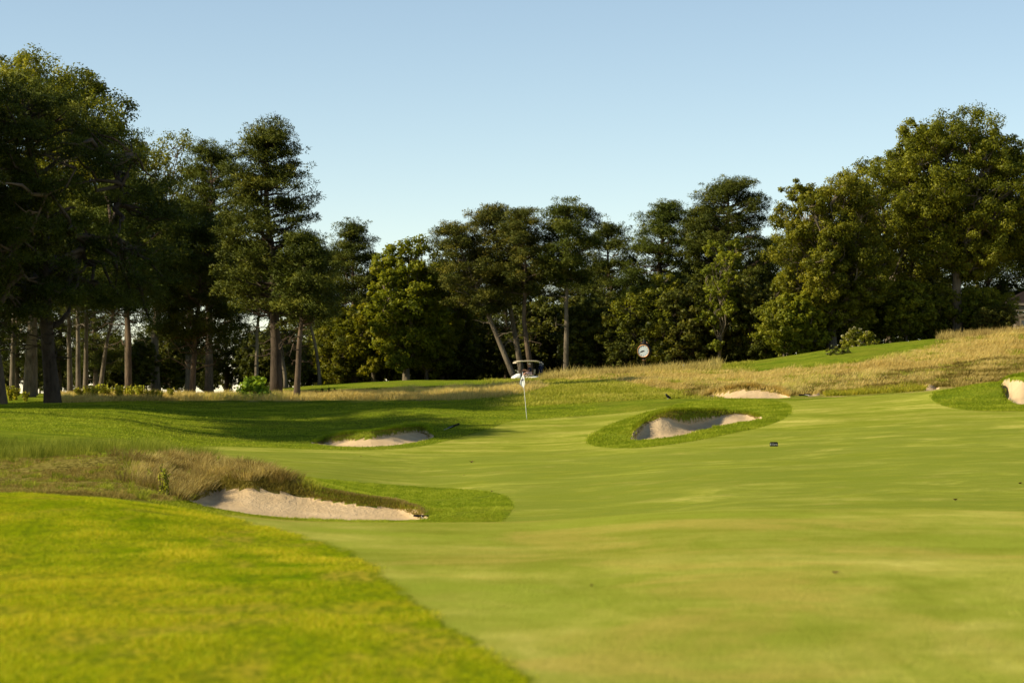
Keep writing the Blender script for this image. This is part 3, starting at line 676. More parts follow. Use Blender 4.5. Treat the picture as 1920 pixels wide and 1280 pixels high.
# -- middle
D = 205; H = height(665, D, 422)
put(pine('pine_tree', 41, H, H*.25, m(62, D), .3, ([0, .3, .55, .8, 1], [1, .9, .75, .45, .12]), 90, puff=.5), 665, D, 'pointed pine just left of the yellow green tree', cat='pine tree')
D = 208; H = height(625, D, 470)
put(pine('pine_tree', 42, H, H*.2, m(40, D), .24, PR_ROUND, 60, puff=.5), 618, D, 'lower pine in the dip left of the pointed pine', cat='pine tree')
D = 200; H = height(760, D, 445)
oy = put(oak('oak_tree', 43, H, H*.03, m(86, D), .34, 30, mat=M_OAKY, lobe=.34, clumps=26, nleaf=60, size=.22), 762, D, 'yellow green leafy tree right of the pointed pine', cat='oak tree')
D = 203; H = height(690, D, 560)
oz = put(oak('oak_tree', 44, H, H*.02, m(62, D), .22, 18, mat=M_OAKY, lobe=.4, clumps=20, nleaf=55, size=.22), 700, D, 'low yellowish tree under the pointed pine', cat='oak tree')
put(copy_tree(oy), 828, 207, 'olive leafy tree filling in right of the yellow green tree', cat='oak tree', rz=2.1, s=.86)
put(copy_tree(oz), 640, 207, 'low yellowish tree under the dip left of the pointed pine', cat='oak tree', rz=1.2, s=.9)
put(copy_tree(oz), 800, 203, 'low olive tree in front of the right side of the yellow green tree', cat='oak tree', rz=3.6, s=.95)
LG = 'leaning pines behind the golf cart'
D = 197
def cx(px0, px, D): return (px-px0)/F*D
H = height(885, D, 418); put(pine('pine_tree', 45, H, H*.46, m(60, D), .27, PR_ROUND, 60, lean=(cx(972, 856, D), 0), power=.95, mat=M_PINEB, bark=M_BARKG, puff=.5, wob=.012, dead=6), 972, D, 'leftmost pine of the three leaning behind the golf cart', LG, 'pine tree')
H = height(925, D, 388); put(pine('pine_tree', 46, H, H*.50, m(68, D), .30, PR_ROUND, 72, lean=(cx(982, 925, D), 1), power=1.1, mat=M_PINEB, bark=M_BARKG, puff=.52, wob=.014, dead=8), 982, D+1.5, 'middle pine of the three leaning behind the golf cart', LG, 'pine tree')
H = height(980, D, 398); put(pine('pine_tree', 47, H, H*.55, m(52, D), .27, PR_ROUND, 52, lean=(cx(1001, 975, D), .5), power=.8, mat=M_PINEB, bark=M_BARKP, puff=.5, wob=.035, dead=8), 1001, D-1.0, 'crooked pine, most upright of three behind the golf cart', LG, 'pine tree')
D = 196; H = height(1060, D, 386)
put(pine('pine_tree', 48, H, H*.58, m(58, D), .26, ([0, .15, .5, .85, 1], [.4, .85, 1, .8, .35]), 66, lean=(.05, 0), bark=M_BARKG, puff=.52, wob=.01, dead=5), 1061, D, 'lone straight bare trunked pine right of the golf cart', cat='pine tree')
D = 208; H = height(1235, D, 386)
put(pine('pine_tree', 49, H, H*.12, m(82, D), .36, ([0, .4, .65, .85, 1], [.9, 1, .8, .55, .15]), 150, puff=.55), 1230, D, 'wide dark pine standing behind the clock', cat='pine tree')
D = 210; H = height(1150, D, 425)
put(pine('pine_tree', 50, H, H*.1, m(60, D), .3, PR_ROUND, 90, puff=.52), 1150, D, 'pine filling between the straight trunked pine and clock', cat='pine tree')
D = 206; H = height(1370, D, 343)
put(pine('pine_tree', 51, H, H*.10, m(86, D), .4, ([0, .5, .7, .88, 1], [.8, 1, .9, .72, .35]), 190, puff=.56), 1372, D, 'tallest blackish pine before the right oaks', cat='pine tree')
D = 207; H = height(1310, D, 392)
put(pine('pine_tree', 52, H, H*.1, m(50, D), .3, PR_ROUND, 80, puff=.52), 1305, D, 'shoulder pine left of the tallest blackish pine', cat='pine tree')
D = 192; H = height(1355, D, 425)
put(oak('birch_tree', 53, H, H*.12, m(50, D), .16, 16, lobe=.4, clumps=16, nleaf=42, size=.18, lean=(.8, 0)), 1345, D, 'slim grey green tree with pale limbs before the blackish pine', cat='tree')
D = 190; H = height(1230, D, 500)
put(oak('oak_tree', 54, H, H*.08, m(80, D), .3, 24, lobe=.36, clumps=24, nleaf=52, mat=M_OAK), 1225, D+6, 'mid height oak directly behind the clock', cat='oak tree')
# -- right oaks
D = 186; H = height(1560, D, 300)
put(oak('oak_tree', 61, H, H*.03, m(120, D), .42, 36, lobe=.30, clumps=30, nleaf=118, size=.15), 1560, D, 'broad olive oak at the left of the right hand group', cat='oak tree')
D = 190; H = height(1780, D, 200)
put(oak('oak_tree', 62, H, H*.20, m(175, D), .44, 46, lobe=.26, clumps=32, nleaf=128, size=.155, squash=.7), 1796, D, 'tallest oak on the right with a forked grey trunk', cat='oak tree')
D = 194; H = height(1680, D, 262)
put(oak('oak_tree', 63, H, H*.07, m(105, D), .36, 30, lobe=.32, clumps=26, nleaf=60), 1668, D, 'oak between the broad olive oak and the tallest oak', cat='oak tree')
D = 193; H = height(1910, D, 262)
put(oak('oak_tree', 64, H, H*.15, m(120, D), .36, 30, lobe=.32, clumps=26, nleaf=60), 1985, D, 'oak cut by the right edge above the house', cat='oak tree')
D = 184; H = height(1500, D, 545)
put(oak('maple_tree', 65, H, H*.04, m(52, D), .14, 16, mat=M_OAKY, lobe=.4, clumps=20, nleaf=50, size=.2), 1502, D, 'low yellow green maple at the foot of the olive oak', cat='maple tree')
D = 183; H = height(1475, D, 470)
put(oak('oak_tree', 66, H, H*.10, m(38, D), .15, 14, mat=M_OAK, lobe=.42, clumps=18, nleaf=45, size=.2), 1478, D+4, 'narrow young oak at the left foot of the right group', cat='oak tree')
D = 189; H = height(1850, D, 545)
# -- dark understorey
UG = 'shrubby understorey trees in the dark wood'
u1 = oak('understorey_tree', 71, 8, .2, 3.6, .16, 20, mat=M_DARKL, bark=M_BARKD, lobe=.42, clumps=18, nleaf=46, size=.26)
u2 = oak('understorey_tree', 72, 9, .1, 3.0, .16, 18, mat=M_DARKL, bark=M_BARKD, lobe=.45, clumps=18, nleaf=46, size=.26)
rr_ = np.random.default_rng(77)
US = [(575, 212, 4.2), (610, 224, 6), (650, 214, 6), (700, 216, 6.5), (745, 213, 6.5), (790, 216, 7), (835, 212, 7.5), (880, 217, 8), (925, 224, 6.5), (1015, 214, 8.5), (1050, 220, 8.5), (1095, 213, 8.5), (1130, 205, 7.5), (1170, 204, 8),
      (1210, 212, 8.5), (1255, 203, 7), (1295, 206, 8), (1335, 200, 6), (1390, 199, 7), (1430, 203, 7.5), (1465, 207, 8), (1530, 196, 6), (1580, 199, 7), (1640, 201, 8), (1700, 198, 7), (1750, 202, 6.5), (1815, 203, 5), (1850, 199, 4.5),
      (500, 200, 5), (560, 190, 3.6), (300, 195, 5.5), (262, 188, 4.5), (205, 200, 5.0), (90, 205, 4.4), (1880, 187, 2.6), (1845, 186, 2.4), (1775, 200, 4), (865, 206, 5), (1110, 222, 9), (1190, 224, 9)]
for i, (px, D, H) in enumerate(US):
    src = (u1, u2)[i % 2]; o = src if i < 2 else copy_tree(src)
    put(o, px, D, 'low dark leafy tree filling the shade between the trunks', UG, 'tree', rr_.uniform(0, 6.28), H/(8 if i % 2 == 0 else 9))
# dark back row of pines
v1 = oak('understorey_tree', 73, 6, .1, 2.8, .12, 18, mat=M_OAK, lobe=.42, clumps=18, nleaf=46, size=.2)
VS = [(1868, 189, 3.6), (1470, 184, 4.5), (1535, 187, 5.5), (1590, 188, 5), (1650, 190, 5.5), (1700, 188, 5), (1745, 190, 4.6), (1830, 190, 4.2), (640, 204, 5), (735, 205, 4.6), (800, 206, 5.5), (840, 207, 6), (1180, 196, 5), (1280, 194, 5.5), (1330, 196, 5), (1400, 194, 5), (1435, 192, 4.5), (1100, 200, 5), (1250, 198, 6.5)]
for i, (px, D, H) in enumerate(VS):
    o = v1 if i == 0 else copy_tree(u2 if 1050 < px < 1436 else v1)
    put(o, px, D, 'green leafy undergrowth tree along the front of the wood', 'undergrowth along the front of the wood', 'tree', rr_.uniform(0, 6.28), H/6)
b1 = pine('pine_tree', 81, 13, 2.5, 3.6, .3, PR_ROUND, 80, puff=.65)
BK = [(580, 222, 8), (700, 224, 11), (840, 224, 12), (880, 228, 13), (950, 222, 12), (1010, 224, 12.5), (1120, 226, 12), (1090, 222, 11), (1440, 218, 12), (1500, 212, 12), (1620, 214, 14), (1740, 214, 15), (1850, 214, 13), (1930, 216, 13),
      (180, 182, 10), (110, 186, 10.5), (30, 184, 11), (-60, 150, 13), (318, 205, 9.5), (425, 208, 9)]
for i, (px, D, H) in enumerate(BK):
    o = b1 if i == 0 else copy_tree(b1)
    put(o, px, D, 'dark pine in the back row of the wood', 'back row pines', 'pine tree', rr_.uniform(0, 6.28), H/13)

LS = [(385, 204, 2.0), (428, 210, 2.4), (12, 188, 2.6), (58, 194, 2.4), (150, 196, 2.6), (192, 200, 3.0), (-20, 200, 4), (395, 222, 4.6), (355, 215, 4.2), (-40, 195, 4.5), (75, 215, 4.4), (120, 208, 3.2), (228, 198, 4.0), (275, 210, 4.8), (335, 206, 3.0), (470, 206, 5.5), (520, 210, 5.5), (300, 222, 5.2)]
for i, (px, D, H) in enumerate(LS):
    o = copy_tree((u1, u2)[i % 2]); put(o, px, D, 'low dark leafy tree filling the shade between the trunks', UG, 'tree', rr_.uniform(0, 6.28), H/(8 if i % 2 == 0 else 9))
def far_wood():
    r = np.random.default_rng(404); g = G(); n = 1500; px = r.uniform(470, 2500, n); D = r.uniform(238, 262, n); X = (px-960)/F*D; z0 = base(px, D)
    top = 3.0+2.0*np.sin(X*.21)+1.5*np.sin(X*.53+1)+np.clip((px-1400)/500, 0, 1)*2
    C = np.stack([X, D, z0+r.random(n)*(top+2.5)], 1); leaves(g, C, 1.3, r, 46, .42, tint=np.clip(.4+r.normal(size=n)*.15, 0, 1))
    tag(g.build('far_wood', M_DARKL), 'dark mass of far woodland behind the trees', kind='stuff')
far_wood()

# ---------------------------------------------------------------- bushes and weeds
def bush(name, seed, w, h, mat, n=60, nleaf=30, size=.13, pale=None):
    r = np.random.default_rng(seed); root = empty(name); g = G(); gs = G()
    d = rnd_dirs(r, n); d[:, 2] = np.abs(d[:, 2])
    c = d*np.array([w/2, w/2.4, h])*r.uniform(.45, .95, (n, 1)); c[:, 2] += .05
    leaves(g, c, .16*h, r, nleaf, size, tint=np.clip(.5+r.normal(size=n)*.2, 0, 1))
    for k in range(14):
        tube(gs, curve_pts(np.array([r.normal()*.08, r.normal()*.08, -.15]), c[k]*.9, 5, r, .05, .05), [.03, .025, .02, .012, .006], 4, cap=False)
    g.build('foliage', mat, root); gs.build('stem', M_BARKD, root)
    if pale:
        gb = G(); c2 = c[::2]*1.12; leaves(gb, c2, .09*h, r, 14, size*.8, tint=r.uniform(.3, 1, len(c2))); gb.build('blossom', pale, root)
    return root
M_BLOS = leaf_mat('cream_blossom', [(0, (.16, .16, .07)), (1, (.42, .38, .24))], .3, .6, .2)
M_WEED = leaf_mat('weed_leaves', [(0, (.13, .15, .015)), (.6, (.30, .30, .03)), (1, (.45, .40, .05))], .45, .5, .25)
put(bush('bush', 91, m(78, 139), m(46, 139), M_BUSH, 80, 34, .17), 478, 139, 'bright lime green bush at the foot of the tall pine', cat='bush')
put(bush('bush', 92, m(78, 180), m(28, 180)+.35, M_OAK, 60, 30, .15, M_BLOS), 1612, 178, 'rounded bush with cream flower heads on the green crest', cat='bush')
put(bush('bush', 93, 2.2, .7, M_DARKL, 40, 24, .12), 1570, 163, 'small dark green shrub on the brown slope below the crest', cat='bush', dz=-.1)
put(bush('bush', 94, 1.6, .9, M_OAKY, 40, 24, .14), 1437, 196, 'small yellow green bush lit behind the shoulder of the hill', cat='bush', s=1.8)
def sprig(name, seed, h, n, mat, size, spread=.25, stems=6):
    r = np.random.default_rng(seed); root = empty(name); g = G(); gs = G()
    for k in range(stems):
        a = r.uniform(0, 6.28); e = np.array([math.cos(a)*spread*r.random(), math.sin(a)*spread*r.random(), h*r.uniform(.6, 1)])
        b0 = np.array([r.normal()*.06, r.normal()*.06, -.05]); p = curve_pts(b0, e, 6, r, 0, .03); tube(gs, p, .008, 3, cap=False)
        t = r.uniform(.15, 1, n); c = b0[None]*(1-t[:, None])+e[None]*t[:, None]
        leaves(g, c, size*.8, r, 3, size, tint=np.clip(r.uniform(.2, 1, n), 0, 1))
    g.build('foliage', mat, root); gs.build('stem', M_BARKD, root); return root
w1 = sprig('weed', 101, .75, 12, M_WEED, .12, .3, 7); w1.name = 'weed'
r_ = np.random.default_rng(3)
WX = [150, 163, 178, 190, 203, 212, 222, 231, 240, 249, 258, 268, 277, 287, 300, 30, 45, 16, 318, 171, 226]
for i, px in enumerate(WX):
    o = w1 if i == 0 else copy_tree(w1)
    put(o, px+r_.uniform(-3, 3), r_.uniform(134, 140), 'leafy yellow green weed lit at the edge of the left wood', 'lit weeds along the left wood', 'weed', r_.uniform(0, 6), r_.uniform(.7, 1.25))
M_LIME = leaf_mat('lime_weed_leaves', [(0, (.18, .22, .02)), (1, (.42, .44, .06))], .5, .6, .1)
w2 = sprig('goldenrod', 102, .75, 26, M_LIME, .042, .14, 9)
for i, (px, D, s, lb) in enumerate([(308, 56.5, 1.1, 'tallest lime green spiky weed before the knoll grass'), (282, 58.5, .6, 'small lime green spiky weed left of the tallest one'), (355, 61, .55, 'lime green spiky weed at the left tip of the near bunker'), (408, 63.5, .5, 'lime green weed on the lip of the near bunker')]):
    o = w2 if i == 0 else copy_tree(w2)
    put(o, px, D, lb, cat='weed', rz=i*1.3, s=s)
w3 = sprig('seedling', 103, .7, 10, M_DARKL, .12, .2, 3)
for i, (px, D, s) in enumerate([(592, 146, .8), (604, 148, .9), (617, 147, 1.0), (628, 149, .8), (640, 146, .7), (1008, 141, .6), (1300, 168, .6)][:6]):
    o = w3 if i == 0 else copy_tree(w3)
    put(o, px, D, 'thin dark leafed seedling on the edge of the pale mound', 'dark seedlings below the mound', 'seedling', i*1.1, s)
for i, px in enumerate([925, 935, 948, 958, 966]):
    o = copy_tree(w3); put(o, px, 150+i*.5, 'dark sprig in the brown grass below the golf cart', 'dark sprigs below the golf cart', 'seedling', i*1.7, .55)

# ---------------------------------------------------------------- grasses (uncountable, one object each)
def grass_mat(name, stops, trans=.4):
    return leaf_mat(name, stops, trans, .6, .15, (1.1, 1.05, .6))
M_DRY = grass_mat('dry_grass', [(0, (.24, .17, .045)), (.4, (.48, .36, .11)), (.75, (.66, .52, .20)), (1, (.42, .42, .06))])
M_DRYB = grass_mat('brown_grass', [(0, (.12, .085, .025)), (.5, (.33, .24, .08)), (1, (.58, .45, .17))])
M_GRN = grass_mat('rough_grass', [(0, (.10, .15, .006)), (.5, (.225, .275, .012)), (1, (.40, .41, .04))])
M_OLV = grass_mat('olive_grass', [(0, (.15, .17, .012)), (.5, (.31, .32, .03)), (1, (.50, .45, .09))])
M_HEATH = grass_mat('heath_grass', [(0, (.07, .055, .012)), (.45, (.19, .15, .03)), (.8, (.36, .28, .08)), (1, (.24, .27, .03))])
M_NEARG = grass_mat('near_rough_grass', [(0, (.11, .17, .002)), (.4, (.24, .29, .003)), (.7, (.38, .37, .006)), (1, (.55, .42, .03))])
M_PLUME = grass_mat('plume_grass', [(0, (.10, .12, .012)), (.5, (.20, .22, .022)), (1, (.34, .32, .05))])
def blades(g, P, r, h, w, lean=(.25, .0), spread=.3, per=5, foot=.10, tint=None, tvar=.15):
    """P: (k,3) tuft feet; per blades each, two-segment tapered strips"""
    k = len(P)*per; b = np.repeat(P, per, 0)+np.concatenate([r.normal(size=(k, 2))*foot, np.full((k, 1), -.02)], 1)
    hh = np.repeat(np.broadcast_to(h, (len(P),)), per)*r.uniform(.55, 1.1, k)
    d = np.stack([r.normal(size=k)*spread+lean[0], r.normal(size=k)*spread+lean[1], np.ones(k)], 1); d /= np.linalg.norm(d, axis=1)[:, None]
    bend = np.stack([r.normal(size=k)*.2+lean[0]*.9, r.normal(size=k)*.2, -.1*np.ones(k)], 1)
    a = r.uniform(0, math.pi, k); s = np.stack([np.cos(a), np.sin(a)*.5, np.zeros(k)], 1)*(np.broadcast_to(w, (k,))[:, None] if np.ndim(w) == 0 else np.repeat(w, per)[:, None])*.5
    m1 = b+d*hh[:, None]*.55; tip = b+d*hh[:, None]+bend*hh[:, None]*.5
    v = np.stack([b-s, b+s, m1+s*.8, m1-s*.8, tip], 1).reshape(-1, 3); i = np.arange(k)*5
    tt = np.repeat(np.broadcast_to(.5 if tint is None else tint, (len(P),)), per)+r.normal(size=k)*tvar
    g.add(v, np.stack([i, i+1, i+2, i+3], 1), np.stack([i+3, i+2, i+4], 1), np.clip(tt, 0, 1), smooth=False)
def bunches(name, label, mat, seed, n, pxr, Dr, cond, h, w, nb, foot, lean=(.1, 0), spread=.35, tlo=.2, thi=.8):
    P, r = scatter(seed, n, pxr, Dr, cond); k = len(P); hh = h*r.uniform(.5, 1.2, k); C = np.repeat(P, nb, 0); off = r.normal(size=(k*nb, 2))*foot*.5
    C[:, :2] += off; tv = np.clip(np.repeat(r.uniform(tlo, thi, k), nb)+r.normal(size=k*nb)*.1, 0, 1); g = G(); m = k*nb
    H = np.repeat(hh, nb)*r.uniform(.5, 1.1, m); d = np.concatenate([off/foot*spread*1.3+r.normal(size=(m, 2))*spread*.4+np.array(lean), np.ones((m, 1))], 1); d /= np.linalg.norm(d, axis=1)[:, None]
    a = r.uniform(0, math.pi, m); s = np.stack([np.cos(a), np.sin(a)*.5, 0*a], 1)*w*.5; m1 = C+d*H[:, None]*.55; tip = C+d*H[:, None]+np.stack([d[:, 0]*.5, d[:, 1]*.5, -.25*np.ones(m)], 1)*H[:, None]*.5
    C[:, 2] -= .02; v = np.stack([C-s, C+s, m1+s*.8, m1-s*.8, tip], 1).reshape(-1, 3); i = np.arange(m)*5
    g.add(v, np.stack([i, i+1, i+2, i+3], 1), np.stack([i+3, i+2, i+4], 1), tv, smooth=False); o = g.build(name, mat); tag(o, label, kind='stuff'); return o
def scatter(seed, n, pxr, Dr, cond):
    """random ground points in a fan sector kept where cond(px, D, row, fairway, dry, sand) holds"""
    r = np.random.default_rng(seed); out = []; got = 0; tries = 0
    while got < n and tries < 60:
        k = 40000; D = np.sqrt(r.uniform(Dr[0]**2, Dr[1]**2, k)); px = r.uniform(pxr[0], pxr[1], k)
        z, sd_, _ = terrain(px, D, True); y = row(px, D, z); fw, dry = zones(px, D, y); ok = cond(px, D, y, fw, dry, sd_, r)
        q = np.stack([(px-960)/F*D, D, z], 1)[ok]; out.append(q); got += len(q); tries += 1
    q = np.concatenate(out)[:n]; return q, r
def field(P, s, seed):   # cheap patch noise 0..1
    r = np.random.default_rng(seed); v = 0
    for _ in range(6):
        a = r.uniform(0, 6.28); f = s*r.uniform(.6, 2.2); v = v+np.sin((np.cos(a)*P[:, 0]+np.sin(a)*P[:, 1])*f+r.uniform(0, 6.28))
    return np.clip(.5+v/7, 0, 1)
def grass(name, label, mat, seed, n, pxr, Dr, cond, h, w, per, hvar=.5, pat=.5, **kw):
    P, r = scatter(seed, n, pxr, Dr, cond); f = field(P, pat, seed+1); f2 = field(P, pat*4, seed+2)
    g = G(); blades(g, P, r, h*(1-hvar+2*hvar*f2)*(.8+.4*f), w, per=per, tint=.2+.45*f+.25*f2, **kw)
    o = g.build(name, mat); tag(o, label, kind='stuff'); return o
nosand = lambda s: s < -.12
grass('dry_grass', 'tall straw coloured grass covering the right hand hill', M_DRY, 201, 42000, (1000, 2150), (128, 178), lambda px, D, y, f, d, s, r: (d > 1) & nosand(s) & (d > r.uniform(0, 9, len(px))), .30, .030, 5, .7, .35, foot=.14, lean=(.3, -.05))
bunches('bunch_grass', 'brown and olive clumps low on the right hand bank', M_HEATH, 203, 2600, (1290, 2100), (128, 152), lambda px, D, y, f, d, s, r: (d > 0) & nosand(s) & (D < 131+14*field(np.stack([(px-960)/F*D, D], 1), .4, 5)+np.clip((px-1500)/40, 0, 6)), .30, .03, 42, .34, (.15, -.05), .5, .0, .9)
bunches('bunch_grass', 'scattered green clumps in the straw of the right hand bank', M_OLV, 204, 900, (1050, 2100), (130, 172), lambda px, D, y, f, d, s, r: (d > 0) & nosand(s) & (field(np.stack([(px-960)/F*D, D], 1), .5, 15) > .55), .34, .03, 40, .34, (.2, -.05), .5, .1, .8)
bunches('low_weeds', 'yellow green weeds at the foot of the brown bank', M_WEED, 205, 300, (1545, 1735), (126, 131.5), lambda px, D, y, f, d, s, r: (d > -1) & nosand(s), .32, .04, 34, .25, (.1, 0), .4, .3, 1)
grass('dry_grass', 'straw coloured grass strip in front of the left wood', M_DRY, 211, 16000, (100, 1040), (130, 152), lambda px, D, y, f, d, s, r: (d > -1), .42, .026, 5, .5, .4, foot=.12, lean=(.15, 0))
grass('seed_heads', 'reddish seed heads fringing the skyline by the clock', M_DRYB, 221, 5200, (1015, 1350), (160, 177), lambda px, D, y, f, d, s, r: (f < 0), .62, .03, 3, .5, .9, foot=.12, lean=(.05, 0))
grass('seed_heads', 'golden seed heads fringing the skyline below the house', M_DRYB, 223, 2600, (1740, 2050), (166, 177), lambda px, D, y, f, d, s, r: (px > 1760), .52, .03, 3, .5, .9, foot=.12, lean=(.05, 0))
grass('heath', 'short brown and olive heath covering the left of the knoll', M_HEATH, 231, 60000, (-250, 620), (50, 72), lambda px, D, y, f, d, s, r: (d > -1) & nosand(s), .065, .016, 5, .9, 1.6, foot=.05, lean=(.2, -.05), spread=.6)
bunches('bunch_grass', 'clumps of dry brown grass at the left end of the near bunker', M_DRYB, 233, 420, (215, 560), (57, 71), lambda px, D, y, f, d, s, r: (d > 0) & nosand(s) & (px > r.uniform(215, 330, len(px))), .42, .012, 110, .24, (.2, -.05), .5, .0, 1.0)
bunches('bunch_grass', 'green tufts among the brown grass of the near bunker bank', M_OLV, 237, 150, (230, 620), (57, 71), lambda px, D, y, f, d, s, r: (d > -4) & nosand(s), .26, .012, 80, .22, (.15, 0), .5, .0, .7)
bunches('bunch_grass', 'small olive clumps dotted on the knoll', M_OLV, 235, 260, (-200, 330), (52, 68), lambda px, D, y, f, d, s, r: (d > 0), .16, .012, 50, .16, (.1, 0), .5, .0, .5)
bunches('grass_plumes', 'feathery green plumes along the crest of the knoll', M_PLUME, 251, 330, (-250, 385), (64.5, 71), lambda px, D, y, f, d, s, r: field(np.stack([(px-960)/F*D, D], 1), .9, 9) > .45, .52, .008, 110, .36, (.1, 0), .30, .1, .8)
grass('rough_grass', 'shaggy green grass collar around the kidney bunker', M_GRN, 261, 26000, (1090, 1500), (88, 126), lambda px, D, y, f, d, s, r: (f < -.4) & nosand(s) & (sdf(px, y, COLLAR) > 0), .11, .020, 5, .4, 1.6, foot=.07, lean=(.2, -.1), spread=.5)
grass('rough_grass', 'green grass on the mound at the right edge', M_GRN, 265, 14000, (1735, 2100), (96, 126), lambda px, D, y, f, d, s, r: (f < -.4) & nosand(s), .10, .022, 5, .4, 1.6, foot=.08, lean=(.2, -.1), spread=.5)
grass('rough_grass', 'green grass bank around the bunker left of the flag', M_GRN, 271, 46000, (-120, 1120), (84, 134), lambda px, D, y, f, d, s, r: (f < -.4) & (d < 0) & nosand(s), .08, .024, 4, .4, 1.4, foot=.10, lean=(.2, -.05), spread=.5)
grass('rough_grass', 'dark green bank at the right end of the near bunker', M_GRN, 281, 26000, (560, 975), (52, 80), lambda px, D, y, f, d, s, r: (f < -.4) & nosand(s), .075, .012, 5, .4, 1.6, foot=.05, lean=(.2, -.1), spread=.5)
grass('rough_grass', 'green strip along the front lip of the near bunker', M_GRN, 285, 12000, (100, 940), (52, 62), lambda px, D, y, f, d, s, r: (f < -.4) & (d < 0) & nosand(s), .06, .012, 5, .4, 1.6, foot=.05, lean=(.2, 0), spread=.5)
grass('rough_grass', 'shaggy lime green slope behind the flag', M_OLV, 291, 30000, (900, 1420), (126, 172), lambda px, D, y, f, d, s, r: (f < -1) & (d < 3) & nosand(s) & (px > r.uniform(900, 1060, len(px))) & (px < r.uniform(1250, 1420, len(px))), .16, .035, 4, .9, .9, foot=.12, lean=(.2, -.1), spread=.5)
grass('rough_grass', 'sunlit rough grass in the left foreground', M_NEARG, 295, 90000, (-60, 1060), (11.5, 29), lambda px, D, y, f, d, s, r: (f < -.5), 0.038, .007, 4, .7, 1.3, foot=.03, tvar=.22, lean=(.2, 0), spread=.6)
# lip fringes hanging over the sand
def fringe(b, mat, h, w, per, n, label, lean, rng=(-.12, .35)):
    r = np.random.default_rng(len(label)); P = np.repeat(b['P'], n)+r.uniform(-1, 1, len(b['P'])*n)
    Dt = np.interp(P, b['P'], b['Dt'])+r.uniform(*rng, len(P)); Db = np.interp(P, b['P'], b['Db']); wd = np.interp(P, b['P'], b['Dt']-b['Db'])
    keep = wd > .12; P, Dt = P[keep], Dt[keep]; z = terrain(P, Dt); q = np.stack([(P-960)/F*Dt, Dt, z], 1); g = G(); f = field(q, 2, 5)
    blades(g, q, r, h*(.6+.8*f), w, per=per, tint=.15+.5*f, foot=.05, lean=lean, spread=.45); o = g.build('lip_grass', mat); tag(o, label, kind='stuff')
fringe(BUNK[0], M_GRN, .07, .012, 5, 10, 'green blades mixed into the lip of the near bunker', (.1, -.2), (-.05, .5))
fringe(BUNK[0], M_DRYB, .11, .013, 5, 9, 'brown grass hanging over the lip of the near bunker', (.1, -.45))
fringe(BUNK[0], M_HEATH, .10, .014, 5, 12, 'dark roots and thatch under the lip of the near bunker', (.1, -.6), (-.42, -.05))
fringe(BUNK[2], M_HEATH, .08, .016, 4, 10, 'brown thatch under the lip of the kidney bunker', (.1, -.6), (-.55, -.15))
fringe(BUNK[1], M_HEATH, .08, .016, 4, 10, 'brown thatch under the lip of the bunker left of the flag', (.1, -.6), (-.5, -.15))
fringe(BUNK[1], M_GRN, .16, .02, 5, 14, 'green grass on the lip of the bunker left of the flag', (.1, -.5))
fringe(BUNK[2], M_GRN, .18, .02, 5, 14, 'green grass over the lip of the kidney bunker', (.1, -.55))
fringe(BUNK[3], M_DRY, .34, .03, 6, 12, 'brown grass over the lip of the far bank bunker', (.1, -.45))
fringe(BUNK[6], M_GRN, .16, .02, 5, 12, 'green grass over the lip of the right edge bunker', (.1, -.5))
# ---------------------------------------------------------------- objects
M_WHITE = plain('white_paint', (.72, .72, .70), .35, .5)
M_CREAM = plain('cream_plastic', (.66, .56, .38), .5, .4)
M_BLACK = plain('black_plastic', (.012, .012, .013), .6, .1)
M_TYRE = plain('tyre_rubber', (.02, .02, .02), .85, .2)
M_NAVY = plain('navy_cloth', (.015, .022, .06), .85, .2)
M_STEEL = plain('steel', (.45, .45, .45), .35, .5, .9)
M_FLAG = plain('white_flag_cloth', (.55, .56, .55), .8, .2)
M_SKIN = plain('skin', (.45, .24, .16), .6, .3)
M_RED = plain('russet_shirt', (.32, .12, .06), .9, .1)
M_PINK = plain('pale_pink_shorts', (.62, .42, .42), .9, .1)
M_GREYC = plain('grey_cloth', (.35, .34, .33), .9, .1)
M_GOLD = plain('gilt_metal', (.40, .20, .07), .4, .5, .5)
M_FACE = plain('clock_face_enamel', (.36, .42, .44), .4, .4, var=.03)
M_SEATV = plain('beige_vinyl', (.42, .34, .24), .6, .3)
M_LEAFB = plain('dry_leaf_brown', (.10, .045, .02), .8, .2)
M_BIRD = plain('dark_feathers', (.02, .02, .02), .7, .1)
M_WINDOW = plain('tinted_plastic_windscreen', (.05, .06, .06), .15, .6)
# flag and stick
p = on_row(988, 786, 100, 125); fl = empty('flagstick', p); tag(fl, 'thin white flagstick leaning slightly, standing in the green', 'flagstick')
g = G(); n = 10; Hh = m(88, p.y); lx = -m(8, p.y); t = np.linspace(0, 1, n); tube(g, np.stack([lx*t, 0*t, t*Hh-.05], 1), .011, 8); g.build('pole', M_WHITE, fl)
g = G(); lathe(g, [(0, 0), (.02, 0), (.022, .02), (.02, .05), (0, .06)], 10, c=(lx, 0, Hh-.05)); g.build('ferrule', M_STEEL, fl)
g = G(); lathe(g, [(.054, .004), (.054, .0), (.05, .0), (.05, -.05)], 16); g.build('cup', M_WHITE, fl)
k = 40/F*1.0
fs = p.y/F
